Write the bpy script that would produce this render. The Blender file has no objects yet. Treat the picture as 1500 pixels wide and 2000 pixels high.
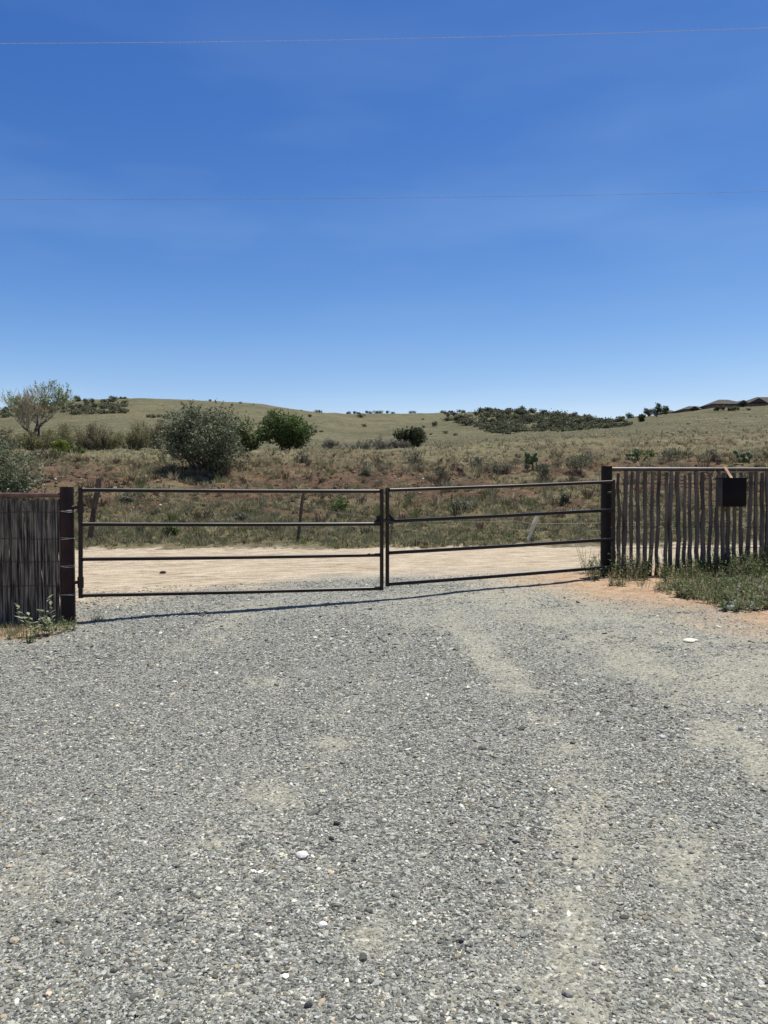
import bpy, math, random
import numpy as np
from mathutils import Vector
R = math.radians
S = bpy.context.scene
COL = S.collection

# ------------------------------------------------------------------ camera, sky, sun, exposure
F, CX, CY = 1480.0, 750.0, 1000.0          # focal length and centre in photo pixels (1500 x 2000)
CAM_H, PITCH = 1.6, math.atan(50 / 1480)
cd = bpy.data.cameras.new('camera')
cam = bpy.data.objects.new('camera', cd); COL.objects.link(cam)
cam.location = (0, 0, CAM_H); cam.rotation_euler = (math.pi / 2 - PITCH, 0, 0)
cd.sensor_fit = 'VERTICAL'; cd.sensor_height = 24; cd.sensor_width = 18
cd.lens = 24 * F / 2000; cd.clip_start = 0.05; cd.clip_end = 6000
S.camera = cam

SUN_AZ, SUN_EL = R(55), R(74)            # azimuth clockwise from +Y
w = bpy.data.worlds.new('World'); S.world = w; w.use_nodes = True
nt = w.node_tree; nt.nodes.clear()
wo = nt.nodes.new('ShaderNodeOutputWorld'); bg = nt.nodes.new('ShaderNodeBackground')
sky = nt.nodes.new('ShaderNodeTexSky'); sky.sky_type = 'NISHITA'; sky.sun_disc = False
sky.sun_elevation = SUN_EL; sky.sun_rotation = SUN_AZ
sky.altitude = 1500; sky.air_density = 1.0; sky.dust_density = 0.6; sky.ozone_density = 3.0
sep = nt.nodes.new('ShaderNodeSeparateColor'); cmb = nt.nodes.new('ShaderNodeCombineColor')
for ch, (gain, po) in enumerate(((3.6, 2.03), (1.63, 1.5), (1.2, .98))):      # deeper blue towards the zenith
    a_ = nt.nodes.new('ShaderNodeMath'); a_.operation = 'MULTIPLY'; a_.inputs[1].default_value = .111
    p_ = nt.nodes.new('ShaderNodeMath'); p_.operation = 'POWER'; p_.inputs[1].default_value = po
    g_ = nt.nodes.new('ShaderNodeMath'); g_.operation = 'MULTIPLY'; g_.inputs[1].default_value = gain / .111
    nt.links.new(sep.outputs[ch], a_.inputs[0]); nt.links.new(a_.outputs[0], p_.inputs[0]); nt.links.new(p_.outputs[0], g_.inputs[0]); nt.links.new(g_.outputs[0], cmb.inputs[ch])
# faint high veil of thin cloud
tc = nt.nodes.new('ShaderNodeTexCoord'); mp = nt.nodes.new('ShaderNodeMapping')
mp.inputs['Scale'].default_value = (1.2, 1.2, 5.0); mp.inputs['Rotation'].default_value = (0, R(-8), 0)
nz = nt.nodes.new('ShaderNodeTexNoise'); nz.inputs['Scale'].default_value = 1.7; nz.inputs['Detail'].default_value = 4
rp = nt.nodes.new('ShaderNodeMapRange'); rp.inputs[1].default_value = .46; rp.inputs[2].default_value = .8
rp.inputs[3].default_value = 0; rp.inputs[4].default_value = .38
mx = nt.nodes.new('ShaderNodeMix'); mx.data_type = 'RGBA'; mx.inputs[7].default_value = (2.6, 4.3, 7.2, 1)
L = nt.links.new
L(tc.outputs['Generated'], mp.inputs['Vector']); L(mp.outputs[0], nz.inputs['Vector']); L(nz.outputs[0], rp.inputs[0])
L(sky.outputs[0], sep.inputs[0]); L(cmb.outputs[0], mx.inputs[6])
# unseen sky overhead, dimmed and made less blue for deeper, neutral shadows
zm = nt.nodes.new('ShaderNodeMix'); zm.data_type = 'RGBA'; zh = nt.nodes.new('ShaderNodeMapRange'); zh.inputs[1].default_value = .58; zh.inputs[2].default_value = .74
dk = nt.nodes.new('ShaderNodeMix'); dk.data_type = 'RGBA'; dk.blend_type = 'MULTIPLY'; dk.inputs[0].default_value = 1; dk.inputs[7].default_value = (.8, .67, .5, 1)
L(sky.outputs[0], dk.inputs[6]); L(dk.outputs[2], zm.inputs[7]); L(mx.outputs[2], zm.inputs[6]); L(zh.outputs[0], zm.inputs[0]); 
sx = nt.nodes.new('ShaderNodeSeparateXYZ'); zr = nt.nodes.new('ShaderNodeMapRange'); vm = nt.nodes.new('ShaderNodeMath'); vm.operation = 'MULTIPLY'
zr.inputs[1].default_value = .36; zr.inputs[2].default_value = .56; zr.inputs[3].default_value = 1; zr.inputs[4].default_value = .1
L(tc.outputs['Generated'], sx.inputs[0]); L(sx.outputs['Z'], zh.inputs[0]); L(sx.outputs['Z'], zr.inputs[0]); L(zr.outputs[0], vm.inputs[0]); L(rp.outputs[0], vm.inputs[1]); L(vm.outputs[0], mx.inputs[0])
L(zm.outputs[2], bg.inputs['Color']); L(bg.outputs[0], wo.inputs['Surface'])
bg.inputs['Strength'].default_value = 0.094
sd = bpy.data.lights.new('sun', 'SUN'); sd.energy = 4.8; sd.angle = R(0.53); sd.color = (1, .955, .86)
sun = bpy.data.objects.new('sun', sd); COL.objects.link(sun)
sdir = Vector((math.sin(SUN_AZ) * math.cos(SUN_EL), math.cos(SUN_AZ) * math.cos(SUN_EL), math.sin(SUN_EL)))
sun.rotation_euler = sdir.to_track_quat('Z', 'Y').to_euler(); sun.location = (6, 4, 12)
S.view_settings.view_transform = 'Standard'; S.view_settings.look = 'None'
S.view_settings.exposure = 0.24; S.view_settings.gamma = 1

# ------------------------------------------------------------------ small maths
rng = np.random.default_rng(7)

def _hash(ix, iy, seed):
    h = (ix.astype(np.int64) * 374761393 + iy.astype(np.int64) * 668265263 + seed * 982451653) & 0xffffffff
    h = ((h ^ (h >> 13)) * 1274126177) & 0xffffffff
    return ((h ^ (h >> 16)) & 0xffffff) / float(0xffffff)

def vnoise(x, y, seed=0):
    x = np.asarray(x, float); y = np.asarray(y, float)
    ix = np.floor(x); iy = np.floor(y); fx = x - ix; fy = y - iy
    fx = fx * fx * (3 - 2 * fx); fy = fy * fy * (3 - 2 * fy)
    a = _hash(ix, iy, seed); b = _hash(ix + 1, iy, seed); c = _hash(ix, iy + 1, seed); d = _hash(ix + 1, iy + 1, seed)
    return (a + (b - a) * fx) * (1 - fy) + (c + (d - c) * fx) * fy

def fbm(x, y, scale, seed=0, octv=4):
    s = 0; a = .5; t = 0
    for k in range(octv):
        s = s + a * vnoise(np.asarray(x) / scale + 17.3 * k, np.asarray(y) / scale - 9.1 * k, seed + k); t += a
        a *= .5; scale *= .5
    return s / t

def sm(a, b, x):
    t = np.clip((np.asarray(x, float) - a) / (b - a), 0, 1); return t * t * (3 - 2 * t)

cp, sp_ = math.cos(PITCH), math.sin(PITCH)
def P(px, py, D):
    """world point at depth y = D seen at photo pixel (px, py)"""
    u = (px - CX) / F; v = (CY - py) / F
    k = D / (cp + v * sp_)
    return Vector((u * k, D, CAM_H + (-sp_ + v * cp) * k))

# ------------------------------------------------------------------ terrain
far_cols = {
 -400: [(160, 872), (250, 845), (420, 815), (480, 815), (700, 860)],
    0: [(160, 868), (250, 835), (420, 803), (480, 803), (700, 850)],
  130: [(160, 864), (260, 824), (420, 784), (480, 784), (700, 840)],
  280: [(160, 862), (260, 818), (420, 778.5), (480, 778.5), (700, 840)],
  400: [(160, 862), (260, 820), (420, 782), (480, 783), (700, 840)],
  500: [(160, 864), (260, 825), (420, 789), (480, 790), (700, 850)],
  560: [(160, 866), (260, 831), (420, 797), (480, 798), (700, 850)],
  620: [(160, 868), (260, 838), (430, 806), (480, 808), (700, 850)],
  700: [(160, 869), (300, 838), (500, 809), (540, 810), (700, 850)],
  860: [(160, 864), (300, 838), (500, 808), (540, 809), (700, 850)],
  960: [(120, 858), (200, 850), (420, 804), (460, 804), (700, 850)],
 1060: [(120, 853), (200, 846), (400, 806), (450, 807), (700, 850)],
 1150: [(120, 849), (200, 840), (380, 817), (430, 818), (700, 850)],
 1200: [(120, 846), (200, 834), (340, 824), (400, 826), (700, 860)],
 1240: [(120, 843), (200, 827), (300, 821), (360, 824), (700, 860)],
 1300: [(120, 839), (180, 822), (260, 812), (320, 814), (700, 870)],
 1340: [(120, 837), (180, 817), (240, 808), (300, 810), (700, 870)],
 1400: [(120, 834), (180, 812), (235, 801), (300, 804), (700, 870)],
 1500: [(120, 830), (170, 811), (230, 794), (300, 797), (700, 870)],
 1900: [(120, 822), (170, 800), (230, 775), (300, 775), (700, 870)]}
bank_cols = {
 -400: [(22, 1000), (28, 925), (33, 893), (45, 886), (60, 881), (90, 877)],
  150: [(22, 1003), (28, 930), (33, 895), (45, 886), (60, 881), (90, 876)],
  300: [(22, 1010), (27, 952), (32, 908), (36, 892), (60, 881), (90, 875)],
  450: [(22, 1010), (28, 947), (32, 908), (36, 892), (60, 882), (90, 878)],
  600: [(22, 1010), (28, 945), (32, 905), (36, 888), (60, 883), (90, 879)],
  750: [(22, 1008), (28, 940), (34, 900), (40, 886), (60, 882), (90, 877)],
  900: [(22, 1005), (28, 938), (34, 899), (40, 884), (60, 872), (90, 867)],
 1000: [(22, 1002), (28, 930), (34, 894), (45, 873), (70, 862), (90, 859)],
 1230: [(22, 998), (28, 922), (34, 889), (45, 868), (70, 853), (90, 849)],
 1400: [(22, 995), (28, 917), (34, 886), (45, 866), (70, 850), (90, 843)],
 1500: [(22, 992), (28, 914), (34, 884), (45, 864), (70, 847), (90, 839)],
 1900: [(22, 985), (28, 905), (34, 878), (45, 858), (70, 838), (90, 829)]}

def plane_z(x, y):
    xc = np.clip(x, -9, 9)
    return .034 * xc * (1 - .75 * sm(11.5, 17, y)) + .012 * np.clip(y, 0, 17.2)

LD = np.linspace(math.log(17.2), math.log(900), 500)
UC = np.linspace(-.78, .78, 320)
def _knots(px):
    def lerp_tab(tab):
        ks = sorted(tab); px_ = min(max(px, ks[0]), ks[-1])
        for a, b in zip(ks, ks[1:]):
            if a <= px_ <= b:
                return tab[a], tab[b], (px_ - a) / (b - a)
    out = None
    prof = []
    for tab in (bank_cols, far_cols):
        A, B, t = lerp_tab(tab)
        def zz(k):
            return np.array([d for d, _ in k], float), np.array([P(px, q, d).z for d, q in k])
        prof.append((zz(A), zz(B), t))
    g = np.exp(LD)
    z0 = float(plane_z((px - CX) / F * 17.2, 17.2))
    def evalp(bk, fk):
        d = np.concatenate([[17.2], bk[0], fk[0]]); z = np.concatenate([[z0], bk[1], fk[1]])
        return np.interp(LD, np.log(d), z)
    (A, B, t), (C_, D_, s) = prof
    z = 0
    for bk, wb in ((A, 1 - t), (B, t)):
        for fk, wf in ((C_, 1 - s), (D_, s)):
            if wb * wf > 0: z = z + wb * wf * evalp(bk, fk)
    return z
TAB = np.array([_knots(CX + u * F) for u in UC])
def _blur(a, n, axis):
    k = np.hanning(n + 2)[1:-1]; k /= k.sum()
    pad = [(0, 0), (0, 0)]; pad[axis] = (n // 2, n // 2)
    return np.apply_along_axis(lambda r: np.convolve(r, k, 'valid'), axis, np.pad(a, pad, mode='edge'))
TAB = _blur(_blur(TAB, 7, 1), 9, 0)

def height(x, y, detail=True):
    x = np.asarray(x, float); y = np.asarray(y, float)
    zp = plane_z(x, y)
    u = np.clip(x / np.maximum(y, 1), UC[0], UC[-1] - 1e-6); l = np.clip(np.log(np.maximum(y, 17.2)), LD[0], LD[-1] - 1e-6)
    fu = (u - UC[0]) / (UC[1] - UC[0]); fl = (l - LD[0]) / (LD[1] - LD[0])
    i = np.clip(fu.astype(int), 0, len(UC) - 2); j = np.clip(fl.astype(int), 0, len(LD) - 2); fu = fu - i; fl = fl - j
    zt = (TAB[i, j] * (1 - fu) + TAB[i + 1, j] * fu) * (1 - fl) + (TAB[i, j + 1] * (1 - fu) + TAB[i + 1, j + 1] * fu) * fl
    z = np.where(y < 17.2, zp, zt)
    if detail:
        kb = sm(17.3, 20, y) * (1 - sm(60, 120, y))
        z = z + kb * ((fbm(x, y, 2.2, 11) - .5) * .55 + (fbm(x, y, .6, 12, 3) - .5) * .22)
        kr = 1 - sm(17, 18, y)
        z = z + kr * ((fbm(x, y, 1.3, 13, 3) - .5) * .05 + (fbm(x, y, .12, 14, 2) - .5) * .012)
        kh = sm(70, 160, y)
        z = z + kh * ((fbm(x, y, 26, 15, 4) - .5) * 3.0 * sm(90, 260, y) + (fbm(x, y, 3, 16, 2) - .5) * .35)
    return z
def hz(x, y): return float(height(np.array([x]), np.array([y]))[0])

def on_ground(px, py, dmin=2, dmax=600):
    """first point of the terrain seen at photo pixel (px, py)"""
    d = np.exp(np.linspace(math.log(dmin), math.log(dmax), 3000))
    u = (px - CX) / F; v = (CY - py) / F; k = d / (cp + v * sp_)
    z = CAM_H + (-sp_ + v * cp) * k
    hit = np.nonzero(height(u * k, d) >= z)[0]
    i = hit[0] if len(hit) else len(d) - 1
    return Vector((u * k[i], d[i], float(height(np.array([u * k[i]]), np.array([d[i]]))[0])))
def at_depth(px, D):
    x = (px - CX) / F * D
    return Vector((x, D, hz(x, D)))

# ------------------------------------------------------------------ mesh helpers
def mesh(name, V, Fc, mat, parent=None, col=None, smooth=False, loc=None):
    V = np.asarray(V, np.float32); me = bpy.data.meshes.new(name)
    if isinstance(Fc, np.ndarray):
        n, k = Fc.shape
        me.vertices.add(len(V)); me.vertices.foreach_set('co', V.ravel())
        me.loops.add(n * k); me.loops.foreach_set('vertex_index', Fc.astype(np.int32).ravel())
        me.polygons.add(n); me.polygons.foreach_set('loop_start', np.arange(0, n * k, k, dtype=np.int32))
        me.update(calc_edges=True)
    else:
        me.from_pydata([tuple(map(float, v)) for v in V], [], [tuple(int(i) for i in f) for f in Fc]); me.update()
    if col is not None:
        a = me.attributes.new('Col', 'FLOAT_COLOR', 'POINT')
        c = np.ones((len(V), 4), np.float32); c[:, :3] = col
        a.data.foreach_set('color', c.ravel())
    me.polygons.foreach_set('use_smooth', np.full(len(me.polygons), smooth))
    me.materials.append(mat); me.validate()
    o = bpy.data.objects.new(name, me); COL.objects.link(o)
    if parent is not None: o.parent = parent
    if loc is not None: o.location = loc
    return o

def tag(o, label=None, cat=None, group=None, kind=None):
    for k, v in (('label', label), ('category', cat), ('group', group), ('kind', kind)):
        if v: o[k] = v
    return o
def thing(name, label, cat, loc=(0, 0, 0), group=None, rz=0):
    o = bpy.data.objects.new(name, None); COL.objects.link(o); o.location = loc; o.rotation_euler = (0, 0, rz)
    o.empty_display_size = .2
    return tag(o, label, cat, group)
def copy_tree(o, parent=None):
    c = o.copy(); COL.objects.link(c)
    if parent is not None: c.parent = parent
    for ch in [q for q in bpy.data.objects if q.parent == o]: copy_tree(ch, c)
    return c

class MB:
    """collects tubes, boxes and loose faces into one mesh"""
    def __init__(s): s.v = []; s.f = []; s.n = 0
    def add(s, V, Fc):
        V = [tuple(map(float, p)) for p in V]; s.v += V; s.f += [tuple(int(i) + s.n for i in f) for f in Fc]; s.n += len(V); return s
    def tube(s, pts, rad, sides=10, cap=True, jitter=0, seed=0):
        rr = random.Random(seed)
        pts = [Vector(p) for p in pts]; n = len(pts)
        rad = [rad] * n if not hasattr(rad, '__len__') else rad
        V = []; ref = None
        for i, p in enumerate(pts):
            t = (pts[min(i + 1, n - 1)] - pts[max(i - 1, 0)]).normalized()
            if ref is None:
                ref = Vector((0, 0, 1)) if abs(t.z) < .9 else Vector((1, 0, 0))
            a = (ref - t * ref.dot(t)).normalized(); b = t.cross(a); ref = a
            for k in range(sides):
                q = 2 * math.pi * k / sides; r = rad[i] * (1 + jitter * (rr.random() - .5) * 2)
                V.append(p + (a * math.cos(q) + b * math.sin(q)) * r)
        Fc = [(i * sides + k, i * sides + (k + 1) % sides, (i + 1) * sides + (k + 1) % sides, (i + 1) * sides + k) for i in range(n - 1) for k in range(sides)]
        if cap: Fc += [tuple(range(sides))[::-1], tuple((n - 1) * sides + k for k in range(sides))]
        return s.add(V, Fc)
    def box(s, c, size, bev=0, rot=None):
        c = Vector(c); hx, hy, hz_ = [q / 2 for q in size]
        b = min(bev, hx * .9, hy * .9, hz_ * .9)
        import bmesh
        bm = bmesh.new(); bmesh.ops.create_cube(bm, size=1)
        for v in bm.verts: v.co = Vector((v.co.x * size[0], v.co.y * size[1], v.co.z * size[2]))
        if b > 0: bmesh.ops.bevel(bm, geom=list(bm.edges), offset=b, segments=2, affect='EDGES', profile=.6)
        V = []
        bm.verts.index_update()
        for v in bm.verts:
            q = v.co.copy()
            if rot is not None: q.rotate(rot)
            V.append(q + c)
        Fc = [[v.index for v in f.verts] for f in bm.faces]; bm.free()
        return s.add(V, Fc)
    def build(s, name, mat, parent=None, smooth=True, loc=None, edge=40):
        o = mesh(name, np.array(s.v), s.f, mat, parent, None, smooth, loc)
        if smooth:
            o.data.set_sharp_from_angle(angle=R(edge))
        return o

# ------------------------------------------------------------------ materials
def nodes(name):
    m = bpy.data.materials.new(name); m.use_nodes = True
    t = m.node_tree; b = t.nodes['Principled BSDF']
    return m, t, b, t.nodes.new, t.links.new
def simple(name, c1, c2, scale, rough=.7, bump=0, stretch=(1, 1, 1), metal=0, spec=.5, detail=6, lo=.35, hi=.65):
    m, t, b, N, Lk = nodes(name)
    tcx = N('ShaderNodeTexCoord'); mpx = N('ShaderNodeMapping'); mpx.inputs['Scale'].default_value = stretch
    n = N('ShaderNodeTexNoise'); n.inputs['Scale'].default_value = scale; n.inputs['Detail'].default_value = detail
    r = N('ShaderNodeValToRGB'); r.color_ramp.elements[0].position = lo; r.color_ramp.elements[1].position = hi
    r.color_ramp.elements[0].color = (*c1, 1); r.color_ramp.elements[1].color = (*c2, 1)
    Lk(tcx.outputs['Object'], mpx.inputs[0]); Lk(mpx.outputs[0], n.inputs['Vector']); Lk(n.outputs[0], r.inputs[0]); Lk(r.outputs[0], b.inputs['Base Color'])
    b.inputs['Roughness'].default_value = rough; b.inputs['Metallic'].default_value = metal; b.inputs['Specular IOR Level'].default_value = spec
    if bump:
        bu = N('ShaderNodeBump'); bu.inputs['Strength'].default_value = 1; bu.inputs['Distance'].default_value = bump
        Lk(n.outputs[0], bu.inputs['Height']); Lk(bu.outputs[0], b.inputs['Normal'])
    return m
def top_highlight(m, colr, lo=.55, hi=.95, fac=.85):  # paints upward-facing faces paler, imitating the bright sunlit line along a pipe
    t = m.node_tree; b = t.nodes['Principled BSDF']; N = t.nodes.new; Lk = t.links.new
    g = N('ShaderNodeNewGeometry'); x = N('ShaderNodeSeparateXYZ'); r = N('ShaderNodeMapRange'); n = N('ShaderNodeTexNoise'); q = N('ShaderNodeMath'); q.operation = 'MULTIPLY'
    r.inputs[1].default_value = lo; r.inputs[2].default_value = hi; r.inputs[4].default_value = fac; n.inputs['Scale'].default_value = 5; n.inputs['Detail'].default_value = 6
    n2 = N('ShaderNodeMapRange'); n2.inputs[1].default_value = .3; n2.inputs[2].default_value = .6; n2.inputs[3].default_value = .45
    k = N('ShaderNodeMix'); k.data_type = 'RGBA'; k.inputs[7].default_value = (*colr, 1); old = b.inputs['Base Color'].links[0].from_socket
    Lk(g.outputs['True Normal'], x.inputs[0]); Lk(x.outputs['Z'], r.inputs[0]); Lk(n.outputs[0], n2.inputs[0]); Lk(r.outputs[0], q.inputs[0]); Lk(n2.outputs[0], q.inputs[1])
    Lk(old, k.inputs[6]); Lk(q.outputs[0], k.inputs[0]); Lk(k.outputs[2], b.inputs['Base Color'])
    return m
def leafmat(name, trans=.25, rough=.6):
    m, t, b, N, Lk = nodes(name)
    a = N('ShaderNodeAttribute'); a.attribute_name = 'Col'
    tr = N('ShaderNodeBsdfTranslucent'); mixs = N('ShaderNodeMixShader'); mixs.inputs[0].default_value = trans
    Lk(a.outputs['Color'], b.inputs['Base Color']); Lk(a.outputs['Color'], tr.inputs['Color'])
    b.inputs['Roughness'].default_value = rough; b.inputs['Specular IOR Level'].default_value = .25
    Lk(b.outputs[0], mixs.inputs[1]); Lk(tr.outputs[0], mixs.inputs[2])
    Lk(mixs.outputs[0], t.nodes['Material Output'].inputs['Surface'])
    return m
def rockmat(name):
    m, t, b, N, Lk = nodes(name)
    a = N('ShaderNodeAttribute'); a.attribute_name = 'Col'
    tcx = N('ShaderNodeTexCoord'); n = N('ShaderNodeTexNoise'); n.inputs['Scale'].default_value = 120; n.inputs['Detail'].default_value = 3
    mr = N('ShaderNodeMapRange'); mr.inputs[3].default_value = .7; mr.inputs[4].default_value = 1.3
    mu = N('ShaderNodeMix'); mu.data_type = 'RGBA'; mu.blend_type = 'MULTIPLY'; mu.inputs[0].default_value = 1
    Lk(tcx.outputs['Object'], n.inputs['Vector']); Lk(n.outputs[0], mr.inputs[0])
    Lk(a.outputs['Color'], mu.inputs[6]); Lk(mr.outputs[0], mu.inputs[7]); Lk(mu.outputs[2], b.inputs['Base Color'])
    b.inputs['Roughness'].default_value = .75; b.inputs['Specular IOR Level'].default_value = .3
    return m
M_LEAF = leafmat('leaf'); M_GRASS = leafmat('grass_blade', .42, .7); M_ROCK = rockmat('stone')
M_PAD = leafmat('cactus_pad', .03, .5)
M_BARK = simple('grey_bark', (.045, .036, .03), (.12, .10, .085), 14, .9, .01)
M_PALEBARK = simple('pale_bark', (.25, .22, .15), (.44, .40, .28), 5, .9)
M_DARKBARK = simple('dark_bark', (.03, .025, .02), (.07, .06, .05), 6, .9)
M_PIPE = simple('weathered_pipe', (.0045, .003, .0025), (.016, .009, .006), 9, .36, .0005, spec=.32); top_highlight(M_PIPE, (.36, .32, .28))  # near-black pipe with the rail-top highlight painted into its colour
M_RUST = simple('rusty_post', (.005, .0025, .002), (.034, .010, .007), 5, .6, .001, spec=.3)
M_RUSTRAIL = simple('rust_brown_rail', (.07, .036, .026), (.17, .09, .066), 10, .5, .0008)
M_GREYRAIL = simple('dull_grey_pipe', (.025, .021, .018), (.07, .062, .054), 8, .42, .0005); top_highlight(M_GREYRAIL, (.26, .24, .20))  # sunlit grey of the rail top painted in
M_BLACKPOST = simple('black_post', (.003, .0025, .0025), (.008, .006, .005), 8, .6, spec=.25)
M_WIRE = simple('old_wire', (.05, .045, .04), (.12, .11, .1), 20, .5, metal=.6)
M_BRIGHTWIRE = simple('bright_wire', (.3, .29, .27), (.5, .49, .46), 20, .4, metal=.5)
M_CHAIN = simple('black_chain', (.015, .014, .013), (.06, .055, .05), 30, .35, metal=.8)
M_PICKET = simple('weathered_picket', (.034, .03, .025), (.175, .155, .13), 14, .9, .006, (1, 1, .12), lo=.3, hi=.7)
M_STICK = simple('grey_stick', (.02, .017, .013), (.32, .28, .22), 34, .9, .006, (1, 1, .1), lo=.33, hi=.7)
M_OLDPOST = simple('old_wood_post', (.035, .028, .022), (.11, .085, .065), 18, .95, .01, (1, 1, .12))
M_PALEWOOD = simple('bleached_wood', (.55, .48, .36), (.78, .72, .58), 14, .9, .004, (1, 1, .15))
M_RAWWOOD = simple('raw_wood_slat', (.30, .19, .12), (.48, .34, .24), 14, .85, .002, (1, 1, .12))
M_BOX = simple('black_box_paint', (.0025, .0025, .0025), (.005, .005, .005), 5, .6, spec=.15)
M_BOXSIDE = simple('grey_box_side', (.05, .045, .04), (.1, .09, .08), 6, .6)
M_CABLE = simple('power_cable', (.8, .85, .93), (.88, .92, .97), 3, .5, metal=.6)
M_CABLE2 = simple('dull_power_cable', (.3, .31, .33), (.4, .41, .43), 3, .5)
M_ROOF = simple('dark_roof_shingle', (.04, .036, .03), (.075, .066, .055), 1.5, .9, .02)
M_WALL = simple('brown_stucco', (.13, .10, .08), (.2, .16, .125), 1.2, .9)
M_TRIM = simple('dark_trim', (.03, .025, .022), (.05, .042, .038), 2, .7)
M_GLASS = simple('window_pane', (.02, .025, .03), (.04, .045, .05), 2, .12)

def ground_material():
    m, t, b, N, Lk = nodes('ground_cover')
    tcx = N('ShaderNodeTexCoord'); O = tcx.outputs['Object']
    za = N('ShaderNodeAttribute'); za.attribute_name = 'ZoneA'; zb = N('ShaderNodeAttribute'); zb.attribute_name = 'ZoneB'
    sa = N('ShaderNodeSeparateColor'); sb = N('ShaderNodeSeparateColor'); Lk(za.outputs['Color'], sa.inputs[0]); Lk(zb.outputs['Color'], sb.inputs[0])
    def noise(scale, detail=5, rough=.55, stretch=None):
        n = N('ShaderNodeTexNoise'); n.inputs['Scale'].default_value = scale; n.inputs['Detail'].default_value = detail; n.inputs['Roughness'].default_value = rough
        if stretch:
            mp_ = N('ShaderNodeMapping'); mp_.inputs['Scale'].default_value = stretch; Lk(O, mp_.inputs[0]); Lk(mp_.outputs[0], n.inputs['Vector'])
        else: Lk(O, n.inputs['Vector'])
        return n.outputs[0]
    def ramp(src, stops):
        r = N('ShaderNodeValToRGB'); e = r.color_ramp.elements
        while len(e) < len(stops): e.new(.5)
        for k, (p, c) in enumerate(stops): e[k].position = p; e[k].color = (*c, 1)
        Lk(src, r.inputs[0]); return r.outputs[0]
    def mix(f, a, bb, mode='MIX'):
        x = N('ShaderNodeMix'); x.data_type = 'RGBA'; x.blend_type = mode
        if isinstance(f, (int, float)): x.inputs[0].default_value = f
        else: Lk(f, x.inputs[0])
        Lk(a, x.inputs[6]); Lk(bb, x.inputs[7]); return x.outputs[2]
    def math_(op, a, bb=None):
        x = N('ShaderNodeMath'); x.operation = op; x.use_clamp = False
        for k, q in enumerate((a, bb)):
            if q is None: continue
            if isinstance(q, (int, float)): x.inputs[k].default_value = q
            else: Lk(q, x.inputs[k])
        return x.outputs[0]
    # gravel: cells of mixed grey stones
    def cells(scale):
        warp = N('ShaderNodeTexNoise'); warp.inputs['Scale'].default_value = scale * .6; Lk(O, warp.inputs['Vector'])
        v = N('ShaderNodeTexVoronoi'); v.inputs['Scale'].default_value = scale
        ad = N('ShaderNodeMix'); ad.data_type = 'RGBA'; ad.blend_type = 'LINEAR_LIGHT'; ad.inputs[0].default_value = .6 / scale
        Lk(O, ad.inputs[6]); Lk(warp.outputs['Color'], ad.inputs[7]); Lk(ad.outputs[2], v.inputs['Vector'])
        s = N('ShaderNodeSeparateColor'); Lk(v.outputs['Color'], s.inputs[0])
        return v.outputs['Distance'], s.outputs[0], s.outputs[1]
    d1, r1, h1 = cells(75); d2, r2, h2 = cells(150)
    stops = [(0, (.03, .034, .032)), (.22, (.14, .147, .138)), (.55, (.262, .270, .248)), (.82, (.42, .42, .375)), (1, (.75, .73, .64))]
    g1 = ramp(r1, stops); g2 = ramp(r2, stops)
    pick = ramp(noise(9, 3), [(.45, (0, 0, 0)), (.58, (1, 1, 1))])
    gravel = mix(pick, g1, g2)
    fine = ramp(noise(260, 3, .7), [(.3, (.17, .172, .155)), (.7, (.35, .345, .305))])
    gravel = mix(sa.outputs[1], gravel, mix(.62, fine, g1))                       # compacted wheel tracks
    dustc = ramp(noise(60, 5, .7), [(.3, (.27, .258, .205)), (.7, (.42, .40, .32))])
    spk = ramp(r2, [(.0, (.3, .3, .3)), (.12, (.62, .62, .62)), (.3, (.95, .95, .95)), (1, (1.12, 1.12, 1.1))])
    spk1 = ramp(r1, [(0, (.4, .4, .4)), (.14, (.72, .72, .72)), (.3, (1, 1, 1)), (.85, (1, 1, 1)), (1, (1.35, 1.35, 1.3))])
    spk = mix(.8, spk, spk1, 'MULTIPLY')
    brk = N('ShaderNodeMapRange'); brk.inputs[1].default_value = .36; brk.inputs[2].default_value = .6; brk.inputs[3].default_value = .25; Lk(noise(16, 5, .7), brk.inputs[0])
    base = mix(math_('MULTIPLY', sa.outputs[0], brk.outputs[0]), gravel, mix(.9, dustc, spk, 'MULTIPLY'))
    # pale dirt of the road, orange soil
    road = ramp(noise(5, 9, .74, (.4, 1.8, 1)), [(.36, (.23, .185, .13)), (.46, (.40, .325, .235)), (.57, (.54, .455, .35)), (.72, (.66, .575, .45))])
    road = mix(.75, road, spk, 'MULTIPLY')
    base = mix(sa.outputs[2], base, road)
    orange = ramp(noise(5, 7, .7), [(.32, (.29, .19, .115)), (.5, (.43, .30, .20)), (.72, (.52, .41, .295))])
    orange = mix(.85, orange, spk, 'MULTIPLY')
    base = mix(za.outputs['Alpha'], base, orange)
    # bank soil
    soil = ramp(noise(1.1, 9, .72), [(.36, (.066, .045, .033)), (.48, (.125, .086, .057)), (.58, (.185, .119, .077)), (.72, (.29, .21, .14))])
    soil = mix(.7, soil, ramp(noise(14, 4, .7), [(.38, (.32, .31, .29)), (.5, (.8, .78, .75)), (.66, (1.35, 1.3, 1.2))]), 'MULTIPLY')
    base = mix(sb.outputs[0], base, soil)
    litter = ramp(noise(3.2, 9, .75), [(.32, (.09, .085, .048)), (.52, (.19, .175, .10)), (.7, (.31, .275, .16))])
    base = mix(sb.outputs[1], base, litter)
    hill = ramp(noise(.22, 9, .78, (1, 2.2, 1)), [(.34, (.088, .086, .05)), (.46, (.148, .140, .086)), (.56, (.196, .181, .113)), (.7, (.28, .248, .162))])
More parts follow.
